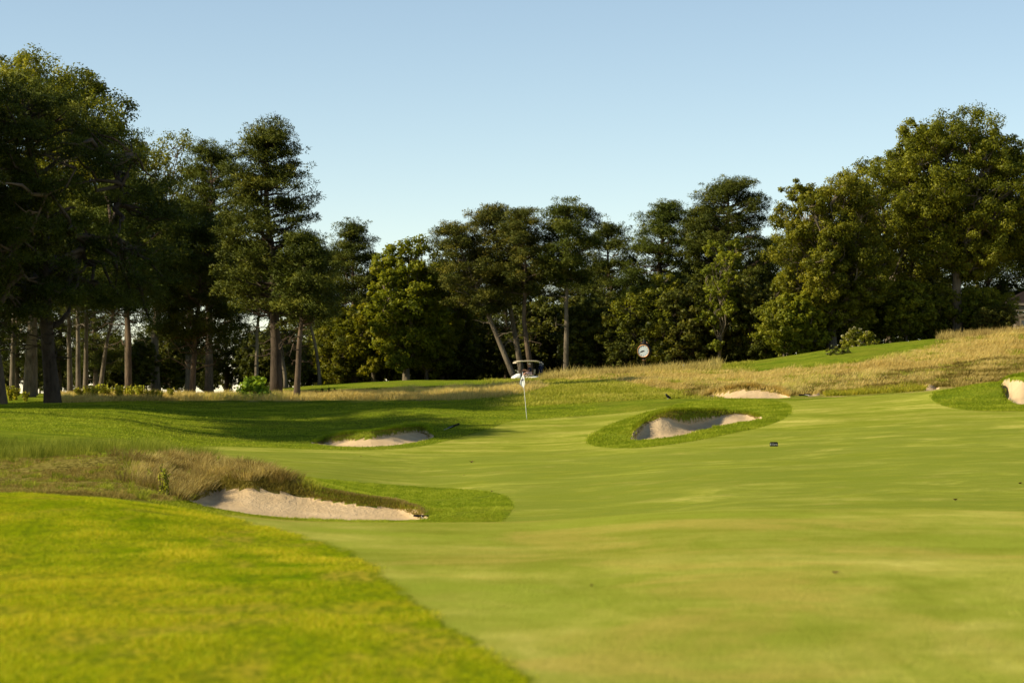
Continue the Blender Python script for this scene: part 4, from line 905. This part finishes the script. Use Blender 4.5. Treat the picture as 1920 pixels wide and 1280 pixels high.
# drooping cloth: outline in metres measured at the stick, with folds in depth
rows_ = [(703, 980, 982.5), (708, 977.5, 983.2), (714, 975.5, 983.8), (719, 974.5, 984.2), (722, 976, 984.2), (725.5, 980, 982.5), (727, 981, 981.6)]
V = []; nu = 9
base_row = 786; base_px = 988
RR = np.linspace(0, len(rows_)-1, 19)
for q in RR:
    yy = np.interp(q, range(len(rows_)), [a[0] for a in rows_]); xl = np.interp(q, range(len(rows_)), [a[1] for a in rows_]); xr = np.interp(q, range(len(rows_)), [a[2] for a in rows_])
    for u in np.linspace(0, 1, nu):
        V.append([(xl+(xr-xl)*u-base_px)*fs, -.03*math.sin(u*7+q*.5)+.13*(1-u)-.012, (base_row-yy)*fs])
V = np.array(V); Q = [[i*nu+j, i*nu+j+1, (i+1)*nu+j+1, (i+1)*nu+j] for i in range(len(RR)-1) for j in range(nu-1)]
g = G(); g.add(V, Q); V2 = V.copy(); V2[:, 1] += .006; g.add(V2, [q[::-1] for q in Q]); flg = g.build('flag', M_FLAG, fl)
def patch(poly, yoff=-.012):     # mark sewn on the cloth: triangle fan of an outline given in photo rows
    P = np.array([[(a-base_px)*fs, 0, (base_row-b)*fs] for a, b in poly])
    from_v = V[np.argmin(((V[:, None, [0, 2]]-P[None][:, :, [0, 2]])**2).sum(-1), axis=0)]
    P[:, 1] = from_v[:, 1]+yoff; return P
g = G(); top_ = patch([(976.2, 713.2), (978, 711.6), (980, 710.6), (982, 710.3), (983.2, 711.2)]); bot = patch([(976.2, 713.4), (978, 713.2), (980, 713.6), (982, 712.6), (983.2, 711.3)])
g.add(np.vstack([top_, bot]), [[i, i+5, i+6, i+1] for i in range(4)]); g.build('logo_mark', M_BLACK, flg)

# post clock
Dc = 180.0; pc = at(1208, Dc); fs_c = Dc/F; zc_ = ZC+(HOR-658)*fs_c-pc.z; rf = 10.8*fs_c
ck = empty('street_clock', pc, R(-24)); tag(ck, 'dark post clock with a round pale face rising behind the seed heads', 'clock')
g = G(); lathe(g, [(.0, -.2), (.30, -.2), (.30, .12), (.22, .18), (.20, .45), (.13, .55), (.10, .7), (.085, zc_-rf*1.75), (.12, zc_-rf*1.7), (.16, zc_-rf*1.55), (.09, zc_-rf*1.4), (.10, zc_-rf*1.2), (0, zc_-rf*1.15)], 16); g.build('post', M_BLACK, ck)
g = G(); lathe(g, [(0, .20), (rf*1.10, .20), (rf*1.24, .13), (rf*1.24, -.13), (rf*1.10, -.20), (rf*.99, -.20), (rf*.99, -.17), (0, -.17)], 36, 'y', (0, 0, zc_)); cs = g.build('case', M_BLACK, ck)
g = G(); lathe(g, [(rf*.98, -.19), (rf*1.0, -.225), (rf*1.10, -.225), (rf*1.12, -.195)], 36, 'y', (0, 0, zc_)); g.build('bezel', M_GOLD, cs)
g = G(); th = np.arange(36)*math.pi/18; g.add(np.vstack([[[0, -.185, zc_]], np.stack([np.cos(th)*rf*.99, np.full(36, -.185), zc_+np.sin(th)*rf*.99], 1)]), None, [[0, 1+i, 1+(i+1) % 36] for i in range(36)], smooth=False); fc = g.build('face', M_FACE, ck)
for a_, ln_, w_, nm in ((-(8+42/60)/12*360, .50, .085, 'hour_hand'), (-42*6, .80, .06, 'minute_hand')):
    g = G(); Rm = roty(-R(a_)); v = np.array([[-w_*rf, 0, -.18*rf], [w_*rf, 0, -.18*rf], [w_*rf*1.1, 0, ln_*rf*.6], [0, 0, ln_*rf], [-w_*rf*1.1, 0, ln_*rf*.6]])
    v2 = np.vstack([v, v+[0, -.008, 0]]) @ Rm.T+np.array([0, -.192 if nm[0] == 'h' else -.202, zc_])
    g.add(v2, [[0, 1, 2, 4], [5, 9, 7, 6]], [[4, 2, 3], [9, 8, 7]], smooth=False); g.build(nm, M_BLACK, fc)
ROM = ['XII', 'I', 'II', 'III', 'IIII', 'V', 'VI', 'VII', 'VIII', 'IX', 'X', 'XI']
g = G()
for i, tx in enumerate(ROM):
    a = R(i*30); Rm = roty(a); ws = {'I': .035, 'V': .085, 'X': .085}; tot = sum(ws[c]+.015 for c in tx); x = -tot/2
    for c in tx:
        cx_ = x+ws[c]/2; st = []
        if c == 'I': st = [((cx_, -.09), (cx_, .09))]
        if c == 'V': st = [((cx_-.03, .09), (cx_, -.09)), ((cx_+.03, .09), (cx_, -.09))]
        if c == 'X': st = [((cx_-.03, .09), (cx_+.03, -.09)), ((cx_+.03, .09), (cx_-.03, -.09))]
        for (x0, y0), (x1, y1) in st:
            p0 = np.array([x0, y0+.80])*rf; p1 = np.array([x1, y1+.80])*rf; e = p1-p0; nn_ = np.array([-e[1], e[0]])/np.linalg.norm(e)*.013*rf
            v = np.array([[*(p0-nn_)], [*(p0+nn_)], [*(p1+nn_)], [*(p1-nn_)]]); v = np.stack([v[:, 0], np.full(4, -.1885), v[:, 1]], 1) @ Rm.T; v[:, 1] = -.1885
            g.add(v+[0, 0, zc_], [[0, 1, 2, 3]], smooth=False)
        x += ws[c]+.015
g.build('numerals', M_BLACK, fc)
g = G(); zt_ = zc_+rf*1.2
box(g, (0, 0, zt_+.02), (.52, .24, .10), bev=.03); lathe(g, [(.20, .04), (.17, .14), (.09, .22), (.07, .30), (.03, .36), (0, .40)], 14, c=(0, 0, zt_))
for s in (-1, 1): tube(g, [[s*.40, 0, zt_-.22], [s*.36, 0, zt_-.05], [s*.25, 0, zt_+.03], [s*.27, 0, zt_+.14], [s*.20, 0, zt_+.10]], [.03, .035, .035, .03, .015], 6)
g.build('crest', M_BLACK, ck)
g = G()
for s in (-1, 1): tube(g, [[s*.30, -.02, zt_+.0], [s*.24, -.02, zt_+.10], [s*.12, -.02, zt_+.16]], [.014, .018, .012], 6)
lathe(g, [(.13, zc_-rf*1.64), (.175, zc_-rf*1.58), (.13, zc_-rf*1.52)], 14); g.build('gilding', M_GOLD, ck)

# golf cart, front towards -x
def make_cart():
    c = empty('golf_cart')
    g = G()   # body tub and front cowl
    def loft(g, secs):      # secs: (x, halfwidth, z0, z1) joined
        v = []
        for x, hw, z0, z1 in secs: v += [[x, -hw, z0], [x, -hw*.98, z1-.05], [x, -hw*.8, z1], [x, hw*.8, z1], [x, hw*.98, z1-.05], [x, hw, z0]]
        q = [[i*6+j, i*6+(j+1) % 6, (i+1)*6+(j+1) % 6, (i+1)*6+j] for i in range(len(secs)-1) for j in range(6)]
        q += [[0, 5, 4, 1], [1, 4, 3, 2]]; k = (len(secs)-1)*6; q += [[k+1, k+4, k+5, k], [k+2, k+3, k+4, k+1]]
        g.add(v, q)
    loft(g, [(-1.20, .42, .36, .50), (-1.12, .54, .30, .64), (-.95, .58, .28, .74), (-.74, .58, .26, .86), (-.62, .58, .25, .90), (-.58, .58, .25, .34), (.02, .58, .25, .34), (.06, .58, .25, .66), (.62, .58, .28, .70), (.98, .58, .34, .72), (1.14, .54, .38, .62), (1.18, .50, .40, .55)])
    g.build('body', M_WHITE, c)
    g = G(); box(g, (.22, 0, .74), (.50, 1.05, .12), bev=.04); g.build('seat', M_SEATV, c)
    g = G(); box(g, (.50, 0, 1.02), (.12, 1.05, .40), roty(.12), bev=.04); g.build('backrest', M_SEATV, c)
    g = G(); v = []
    for x, z in ((-.98, 1.76), (-.90, 1.82), (-.60, 1.87), (0, 1.89), (.62, 1.88), (.80, 1.85), (.86, 1.80)):
        v += [[x, -.60, z-.03], [x, -.52, z], [x, .52, z], [x, .60, z-.03], [x, .56, z-.09], [x, -.56, z-.09]]
    q = [[i*6+j, i*6+(j+1) % 6, (i+1)*6+(j+1) % 6, (i+1)*6+j] for i in range(6) for j in range(6)]+[[0, 1, 2, 5], [5, 2, 3, 4], [36, 41, 38, 37], [41, 40, 39, 38]]
    g.add(v, q); g.build('roof', M_CREAM, c)
    for s in (-1, 1):
        g = G(); tube(g, [[-.70, s*.52, .84], [-.62, s*.53, 1.2], [-.52, s*.54, 1.79]], .022, 6); g.build('front_post', M_BLACK, c)
        g = G(); tube(g, [[.66, s*.52, .66], [.66, s*.53, 1.2], [.62, s*.54, 1.80]], .022, 6); g.build('rear_post', M_BLACK, c)
    g = G(); box(g, (-.61, 0, 1.32), (.012, 1.02, .86), roty(-.17)); 
    g = G(); tube(g, [[-.60, -.28, .82], [-.34, -.28, 1.0]], .018, 6); th = np.linspace(0, 2*math.pi, 17); ring = np.stack([-.34+.07*np.cos(th), -.28+.17*np.sin(th), 1.0+.15*np.cos(th)], 1); tube(g, ring, .014, 5, cap=False); g.build('steering_wheel', M_BLACK, c)
    for x in (-.80, .84):
        for s in (-1, 1):
            g = G(); lathe(g, [(.12, -.085), (.20, -.09), (.225, -.06), (.23, 0), (.225, .06), (.20, .09), (.12, .085)], 20, 'y', (x, s*.50, .23)); w = g.build('wheel', M_TYRE, c)
            g = G(); lathe(g, [(0, -.05), (.05, -.075), (.12, -.06), (.125, 0), (.12, .06), (.05, .075), (0, .05)], 14, 'y', (x, s*.50, .23)); g.build('rim', M_STEEL, w)
    for s in (-1, 1):
        g = G(); lathe(g, [(0, -.03), (.05, -.025), (.07, 0), (.07, .03)], 10, 'x', (-1.14, s*.34, .56)); g.build('headlight', M_STEEL, c)
    return c
def make_bag(mat):
    b = empty('golf_bag'); r = np.random.default_rng(8)
    g = G(); lathe(g, [(0, 0), (.12, 0), (.13, .03), (.125, .3), (.135, .6), (.14, .82), (.15, .86), (.13, .87), (0, .84)], 14); g.build('bag', mat, b)
    g = G(); box(g, (.0, -.13, .42), (.16, .07, .36), bev=.03); g.build('pocket', mat, b)
    for k in range(6):
        a = k*1.05; x, y = math.cos(a)*.07, math.sin(a)*.07; z1 = 1.0+.06*(k % 3)
        g = G(); tube(g, [[x, y, .7], [x*1.3, y*1.3, z1]], .007, 5); cl = g.build('club', M_STEEL, b)
        g = G(); box(g, (x*1.3-.02, y*1.3, z1+.03), (.10, .05, .07), bev=.02); g.build('club_head', M_BLACK if k % 2 else M_STEEL, cl)
    return b
def skin_body(name, joints, edges, mat):
    me = bpy.data.meshes.new(name); names = list(joints); me.from_pydata([joints[k][0] for k in names], [(names.index(a), names.index(b)) for a, b in edges], [])
    o = bpy.data.objects.new(name, me); COL.objects.link(o)
    md = o.modifiers.new('skin', 'SKIN'); me.skin_vertices.new(name='sk') if not me.skin_vertices else None
    for i, k in enumerate(names):
        sv = me.skin_vertices[0].data[i]; rr = joints[k][1]; sv.radius = (rr, rr) if not isinstance(rr, tuple) else rr; sv.use_root = (i == 0)
    o.modifiers.new('sub', 'SUBSURF').levels = 2; o.modifiers['sub'].render_levels = 2
    dg = bpy.context.evaluated_depsgraph_get(); ev = o.evaluated_get(dg); m2 = bpy.data.meshes.new_from_object(ev)
    o.modifiers.clear(); o.data = m2; m2.materials.clear(); m2.materials.append(mat)
    for f_ in m2.polygons: f_.use_smooth = True
    return o
def seated(shirt, shorts, cap, reach):
    """seated person facing -x, hips at (0,0,0) on the seat"""
    J = {'pel': ((0, 0, .09), (.15, .12)), 'ab': ((.03, 0, .25), (.13, .10)), 'ch': ((.02, 0, .42), (.16, .11)), 'nk0': ((.0, 0, .54), (.08, .07)), 'nk': ((-.02, 0, .60), (.052, .05)), 'hd0': ((-.04, 0, .67), (.075, .08)), 'hd': ((-.045, 0, .76), (.08, .092)), 'hd1': ((-.035, 0, .84), (.055, .06))}
    E = [('pel', 'ab'), ('ab', 'ch'), ('ch', 'nk0'), ('nk0', 'nk'), ('nk', 'hd0'), ('hd0', 'hd'), ('hd', 'hd1')]
    for s, t in ((-1, 'l'), (1, 'r')):
        J.update({'sh'+t: ((0, s*.17, .50), .062), 'el'+t: ((-.10-.05*reach, s*.22, .27), .042), 'wr'+t: ((-.34-.06*reach, s*.17, .30+.06*reach), .028), 'hn'+t: ((-.41-.06*reach, s*.15, .31+.07*reach), (.035, .018)),
                  'hp'+t: ((-.03, s*.09, .08), .085), 'kn'+t: ((-.44, s*.12, .10), .062), 'cf'+t: ((-.48, s*.12, -.12), .056), 'an'+t: ((-.46, s*.12, -.36), .036), 'ft'+t: ((-.50, s*.12, -.41), .04), 'to'+t: ((-.62, s*.13, -.42), .034)})
        E += [('ch', 'sh'+t), ('sh'+t, 'el'+t), ('el'+t, 'wr'+t), ('wr'+t, 'hn'+t), ('pel', 'hp'+t), ('hp'+t, 'kn'+t), ('kn'+t, 'cf'+t), ('cf'+t, 'an'+t), ('an'+t, 'ft'+t), ('ft'+t, 'to'+t)]
        for q, (dy, ln_) in enumerate(((-.024, .075), (-.008, .085), (.008, .08), (.022, .065))):
            h0 = np.array(J['hn'+t][0]); e0 = h0+[-.035, dy, .0]; J['f%d%s' % (q, t)] = (tuple(e0), .009); J['g%d%s' % (q, t)] = (tuple(e0+[-ln_*.5, 0, -.03]), .007)
            E += [('hn'+t, 'f%d%s' % (q, t)), ('f%d%s' % (q, t), 'g%d%s' % (q, t))]
    b = skin_body('person', J, E, M_SKIN)
    def part(nm, keys, edges, mat, grow=1.13):
        JJ = {}
        for k_ in keys:
            rr = J[k_][1]; JJ[k_] = (J[k_][0], tuple(x*grow for x in rr) if isinstance(rr, tuple) else rr*grow)
        o = skin_body(nm, JJ, edges, mat); o.parent = b; return o
    jm = lambda a, b_, t: tuple(np.array(J[a][0])*(1-t)+np.array(J[b_][0])*t)
    for t in 'lr': J['sl'+t] = (jm('sh'+t, 'el'+t, .75), .050); J['sk'+t] = (jm('hp'+t, 'kn'+t, .8), .072)
    part('shirt', ['ab', 'ch', 'nk0', 'shl', 'shr', 'sll', 'slr', 'pel'], [('pel', 'ab'), ('ab', 'ch'), ('ch', 'nk0'), ('ch', 'shl'), ('ch', 'shr'), ('shl', 'sll'), ('shr', 'slr')], shirt)
    part('shorts', ['pel', 'hpl', 'hpr', 'skl', 'skr'], [('pel', 'hpl'), ('pel', 'hpr'), ('hpl', 'skl'), ('hpr', 'skr')], shorts, 1.18)
    g = G(); lathe(g, [(.098, .0), (.100, .04), (.08, .085), (.04, .105), (0, .11)], 16, c=(-.035, 0, .785)); g.add([[-.10, -.07, .79], [-.10, .07, .79], [-.21, .045, .775], [-.21, -.045, .775], [-.10, -.07, .80], [-.10, .07, .80], [-.21, .045, .785], [-.21, -.045, .785]], [[0, 1, 2, 3], [7, 6, 5, 4], [3, 2, 6, 7], [0, 3, 7, 4], [1, 5, 6, 2]]); g.build('cap', cap, b)
    g = G()
    for s in (-1, 1): lathe(g, [(0, -.01), (.010, -.008), (.012, 0), (.010, .008), (0, .01)], 8, 'x', (-.125, s*.03, .745))
    g.build('eye', M_BLACK, b); g = G(); lathe(g, [(.018, 0), (.014, .012), (.006, .022), (0, .024)], 8, 'z', (0, 0, 0)); 
    gv = g.v[0] @ roty(-math.pi/2).T+np.array([-.125, 0, .715]); g.v[0] = gv; g.build('nose', M_SKIN, b)
    return b
pc_ = at(988, 187); cz = ZC+(HOR-679)*187/F-1.89+.14
cart = make_cart(); cart.location = (pc_.x, 187, cz); cart.rotation_euler = (0, 0, R(14)); tag(cart, 'white golf cart with cream roof and two riders on the crest', 'golf cart')
Rc = rotz(R(14)); cpos = lambda v: Vector(np.array(v) @ Rc.T)+cart.location
for k_, (yy_, sh, so, ca, rc_, lb) in enumerate(((-.27, M_NAVY, M_PINK, M_WHITE, 1, 'golf cart driver in dark shirt and pale shorts, nearer seat'), (.27, M_RED, M_GREYC, M_SKIN, 0, 'golf cart passenger in russet shirt, farther seat'))):
    pe = seated(sh, so, ca, rc_); pe.location = cpos((.16+.1*k_, yy_, .80)); pe.rotation_euler = (0, 0, R(14)); tag(pe, lb, 'person')
bg1 = make_bag(M_NAVY); bg1.location = cpos((1.02, -.25, .62)); bg1.rotation_euler = (0, R(8), R(14)); tag(bg1, 'navy golf bag strapped on the near side of the cart rear', 'golf bag')
bg2 = copy_tree(bg1); bg2.location = cpos((1.02, .25, .62)); tag(bg2, 'golf bag strapped on the far side of the cart rear', 'golf bag')
c2 = copy_tree(cart); pz = ZC+(HOR-613)*184/F-1.89; c2.location = ((1925-960)/F*184, 184, pz); c2.rotation_euler = (0, R(-3), R(-8)); tag(c2, 'golf cart by the house, only its pale roof showing above the grass', 'golf cart')
for ch in c2.children:
    if ch.name.startswith('roof'): ch.data = ch.data.copy(); ch.data.materials[0] = M_WHITE

# Carts sign
ps = on_row(1451, 837, 85, 110); fs = ps.y/F; sg = empty('sign', ps); tag(sg, 'small black sign reading Carts in pale letters, on the fairway', 'sign')
g = G(); w_, h_ = 15.2*fs, 8.2*fs
pts = [(-w_/2, 0), (w_/2, 0), (w_/2, h_*.80), (w_/2-.035, h_), (-w_/2+.035, h_), (-w_/2, h_*.80)]
v = [[x, -.012, z+.012] for x, z in pts]+[[x, .012, z+.012] for x, z in pts]
g.add(v, [[0, 1, 2, 3], [0, 3, 4, 5], [9, 8, 7, 6], [11, 10, 9, 6]]+[[j, j+6, (j+1) % 6+6, (j+1) % 6] for j in range(6)], smooth=False); g.build('panel', M_BLACK, sg)
g = G()
for s in (-1, 1): tube(g, [[s*w_*.3, 0, -.12], [s*w_*.3, 0, .03]], .008, 6)
g.build('stake', M_BLACK, sg)
M_LET = plain('pale_lettering', (.55, .55, .50), .6, .3)
cu = bpy.data.curves.new('lettering', 'FONT'); cu.body = 'Carts'; cu.size = h_*.56; cu.align_x = 'CENTER'; cu.extrude = .0012; cu.offset = .0
to = bpy.data.objects.new('lettering', cu); COL.objects.link(to); dg = bpy.context.evaluated_depsgraph_get(); tm = bpy.data.meshes.new_from_object(to.evaluated_get(dg)); bpy.data.objects.remove(to)
to = bpy.data.objects.new('lettering', tm); COL.objects.link(to); tm.materials.append(M_LET); to.parent = sg; to.location = (.035*w_/.33, -.0145, h_*.36); to.rotation_euler = (R(90), 0, 0)
g = G(); box(g, (-w_*.38, -.0145, h_*.52), (w_*.045, .003, h_*.55)); g.add([[-w_*.47, -.0155, h_*.55], [-w_*.36, -.0155, h_*.86], [-w_*.36, -.0155, h_*.35]], None, [[0, 2, 1]], smooth=False); g.build('arrow_mark', M_LET, sg)

# rakes
def make_rake(length_head, length_handle):
    k_ = empty('bunker_rake'); g = G(); box(g, (0, 0, .05), (length_head, .045, .08), bev=.012); hd = g.build('head', M_BLACK, k_)
    g = G()
    for x in np.linspace(-length_head/2+.03, length_head/2-.03, 14): tube(g, [[x, 0, .04], [x, -.01, -.045]], [.008, .005], 5)
    g.build('teeth', M_BLACK, hd)
    g = G(); tube(g, [[0, .0, .06], [0, -length_handle*.5, .035], [0, -length_handle, .03]], .011, 6); g.build('handle', M_GREYC, k_); return k_
pr = on_row(851, 804, 92, 108); rk = make_rake(.62, 1.4); rk.location = pr+Vector((0, 0, .09)); rk.rotation_euler = (R(8), R(-19), R(-25)); tag(rk, 'black bunker rake lying tilted on the grass left of the flag', 'rake')
pr = on_row(790, 973, 52, 62); r2 = copy_tree(rk); r2.location = pr+Vector((0, 0, .05)); r2.rotation_euler = (0, R(2), R(4)); r2.scale = (.62, .62, .62); tag(r2, 'dark rake head at the right tip of the near bunker', 'rake')
pr = at(1509, 128); r3 = copy_tree(rk); r3.location = on_row(1509, 743, 120, 136)+Vector((0, 0, .04)); r3.rotation_euler = (0, R(-3), R(3)); tag(r3, 'dark rake lying at the foot of the brown bank', 'rake')

# bird
pb = on_row(1252, 749, 120, 140); fs = pb.y/F; bd = empty('bird', pb, R(20)); tag(bd, 'small dark bird standing on the grass behind the kidney bunker', 'bird')
g = G(); a = np.array([[.16, 0, .04], [.09, 0, .08], [.03, 0, .12], [-.03, 0, .155], [-.06, 0, .19], [-.075, 0, .225], [-.09, 0, .235]]); tube(g, a, [.012, .035, .055, .052, .034, .032, .014], 10); g.build('body', M_BIRD, bd)
g = G(); tube(g, [[-.095, 0, .232], [-.135, 0, .225]], [.010, .002], 6); g.build('beak', M_GREYC, bd)
g = G(); g.add([[.10, -.02, .07], [.10, .02, .07], [.24, .03, -.0], [.24, -.03, 0], [.10, -.02, .06], [.10, .02, .06], [.24, .03, -.008], [.24, -.03, -.008]], [[0, 1, 2, 3], [7, 6, 5, 4], [0, 3, 7, 4], [1, 5, 6, 2], [3, 2, 6, 7]]); g.build('tail', M_BIRD, bd)
for s in (-1, 1):
    g = G(); tube(g, [[.0, s*.02, .08], [.01, s*.022, .04], [-.005, s*.022, .0], [-.03, s*.022, -.002]], .005, 5); g.build('leg', M_GREYC, bd)
bd.scale = (1.25, 1.25, 1.25)
# fallen leaves
def make_leaf(s):
    g = G(); n = 9; t = np.linspace(0, 1, n); w = np.sin(t*math.pi)**.7*(.34+.08*np.cos(t*18)); v = []
    for i in range(n): v += [[(t[i]-.5)*s, -w[i]*s, abs(t[i]-.5)*s*.5+.25*s*w[i]], [(t[i]-.5)*s, 0, abs(t[i]-.5)*s*.5], [(t[i]-.5)*s, w[i]*s, abs(t[i]-.5)*s*.5+.45*s*w[i]]]
    q = [[i*3+j, (i+1)*3+j, (i+1)*3+j+1, i*3+j+1] for i in range(n-1) for j in range(2)]
    v = np.array(v); g.add(v, q); v2 = v+[0, 0, -.003]; g.add(v2, [x[::-1] for x in q])
    tube(g, [[s*.5, 0, s*.25], [s*.72, .02*s, s*.2]], .0025, 4); return g
lf = make_leaf(.17).build('fallen_leaf', M_LEAFB)
LV = [(884, 867, 70, 100, 1.0, 'largest curled brown leaf on the fairway right of the near bunker'), (1791, 938, 50, 75, .8, 'brown leaf on the far right fairway beyond the near crest'), (1913, 907, 50, 85, .7, 'brown leaf at the right edge of the fairway'),
      (1566, 1076, 12, 26, .35, 'small dark leaf bit on the near fairway at right'), (1109, 1099, 12, 26, .22, 'tiny dark leaf bit on the near fairway at centre'), (677, 856, 75, 95, .45, 'tiny leaf bit on the fairway before the shaded bunker'),
      (870, 891, 65, 90, .35, 'tiny leaf bit below the largest curled leaf'), (922, 921, 55, 80, .4, 'tiny leaf bit beside the rounded green bank')]
for i, (px, y, d0, d1, s, lb) in enumerate(LV):
    o = lf if i == 0 else lf.copy()
    if i: COL.objects.link(o)
    o.location = on_row(px, y, d0, d1)+Vector((0, 0, .005)); o.rotation_euler = (0, 0, i*1.9+.4); o.scale = (s, s, s*1.3); tag(o, lb, 'leaf', 'fallen leaves on the mown grass')
# white marker post on the skyline
pm = at(1281, 170); g = G(); tube(g, [[0, 0, -.2], [0, 0, .42]], .035, 8); g2 = g.build('marker_post', M_WHITE); g2.location = pm; tag(g2, 'short white marker post in the seed heads right of the clock', 'post')

# house at the right edge
M_SHING = plain('roof_shingles', (.018, .013, .012), .9, .1, var=.35, scale=3)
M_TRIM = plain('weathered_cream_trim', (.26, .22, .16), .7, .2)
M_WALL = plain('grey_cedar_wall', (.16, .13, .10), .9, .1, var=.25, scale=5)
M_GLASS = plain('dark_glass', (.02, .025, .03), .08, .8)
hs = empty('clubhouse', ((1890-960)/F*206, 206, at(1900, 206).z)); tag(hs, 'low house with shingled roof and pale eaves behind the trees at right', 'house')
zr = lambda y: ZC+(HOR-y)*206/F-hs.location.z
ze = zr(590)
g = G(); box(g, (8.3, 5.6, (ze)/2-.5), (15, 10, ze+.9)); wl = g.build('wall', M_WALL, hs)
g = G(); z1 = zr(552); z2 = zr(568)
g.add([[-.2, -.6, z2], [16.5, -.6, z2], [16.5, 5.6, z2+1.5], [-.2+3.2, 5.6, z2+1.5], [-.2, 11.8, z2], [16.5, 11.8, z2], [-.2, -.6, z2-.12], [16.5, -.6, z2-.12], [16.5, 11.8, z2-.12], [-.2, 11.8, z2-.12]], [[0, 1, 2, 3], [3, 2, 5, 4], [0, 6, 7, 1], [4, 5, 8, 9], [0, 4, 9, 6]], [[0, 3, 4]], smooth=False); g.build('roof', M_SHING, hs)
g = G(); box(g, (8.2, -.68, zr(571)), (16.6, .10, .20)); box(g, (8.3, -.35, zr(579)-.02), (16.2, .5, .42)); box(g, (8.4, -.52, zr(590)-.03), (15.9, .16, .24)); g.build('eaves', M_TRIM, hs)
for x in (1.2, 4.4, 7.8):
    g = G(); box(g, (x, .57, ze-1.55), (.12, .08, 2.4)); box(g, (x+1.6, .57, ze-1.55), (.12, .08, 2.4)); box(g, (x+.8, .57, ze-.42), (1.48, .08, .12)); box(g, (x+.8, .57, ze-2.7), (1.48, .08, .12)); wf = g.build('window', M_TRIM, hs)
    g = G(); box(g, (x+.8, .585, ze-1.55), (1.48, .04, 2.16)); g.build('pane', M_GLASS, wf)
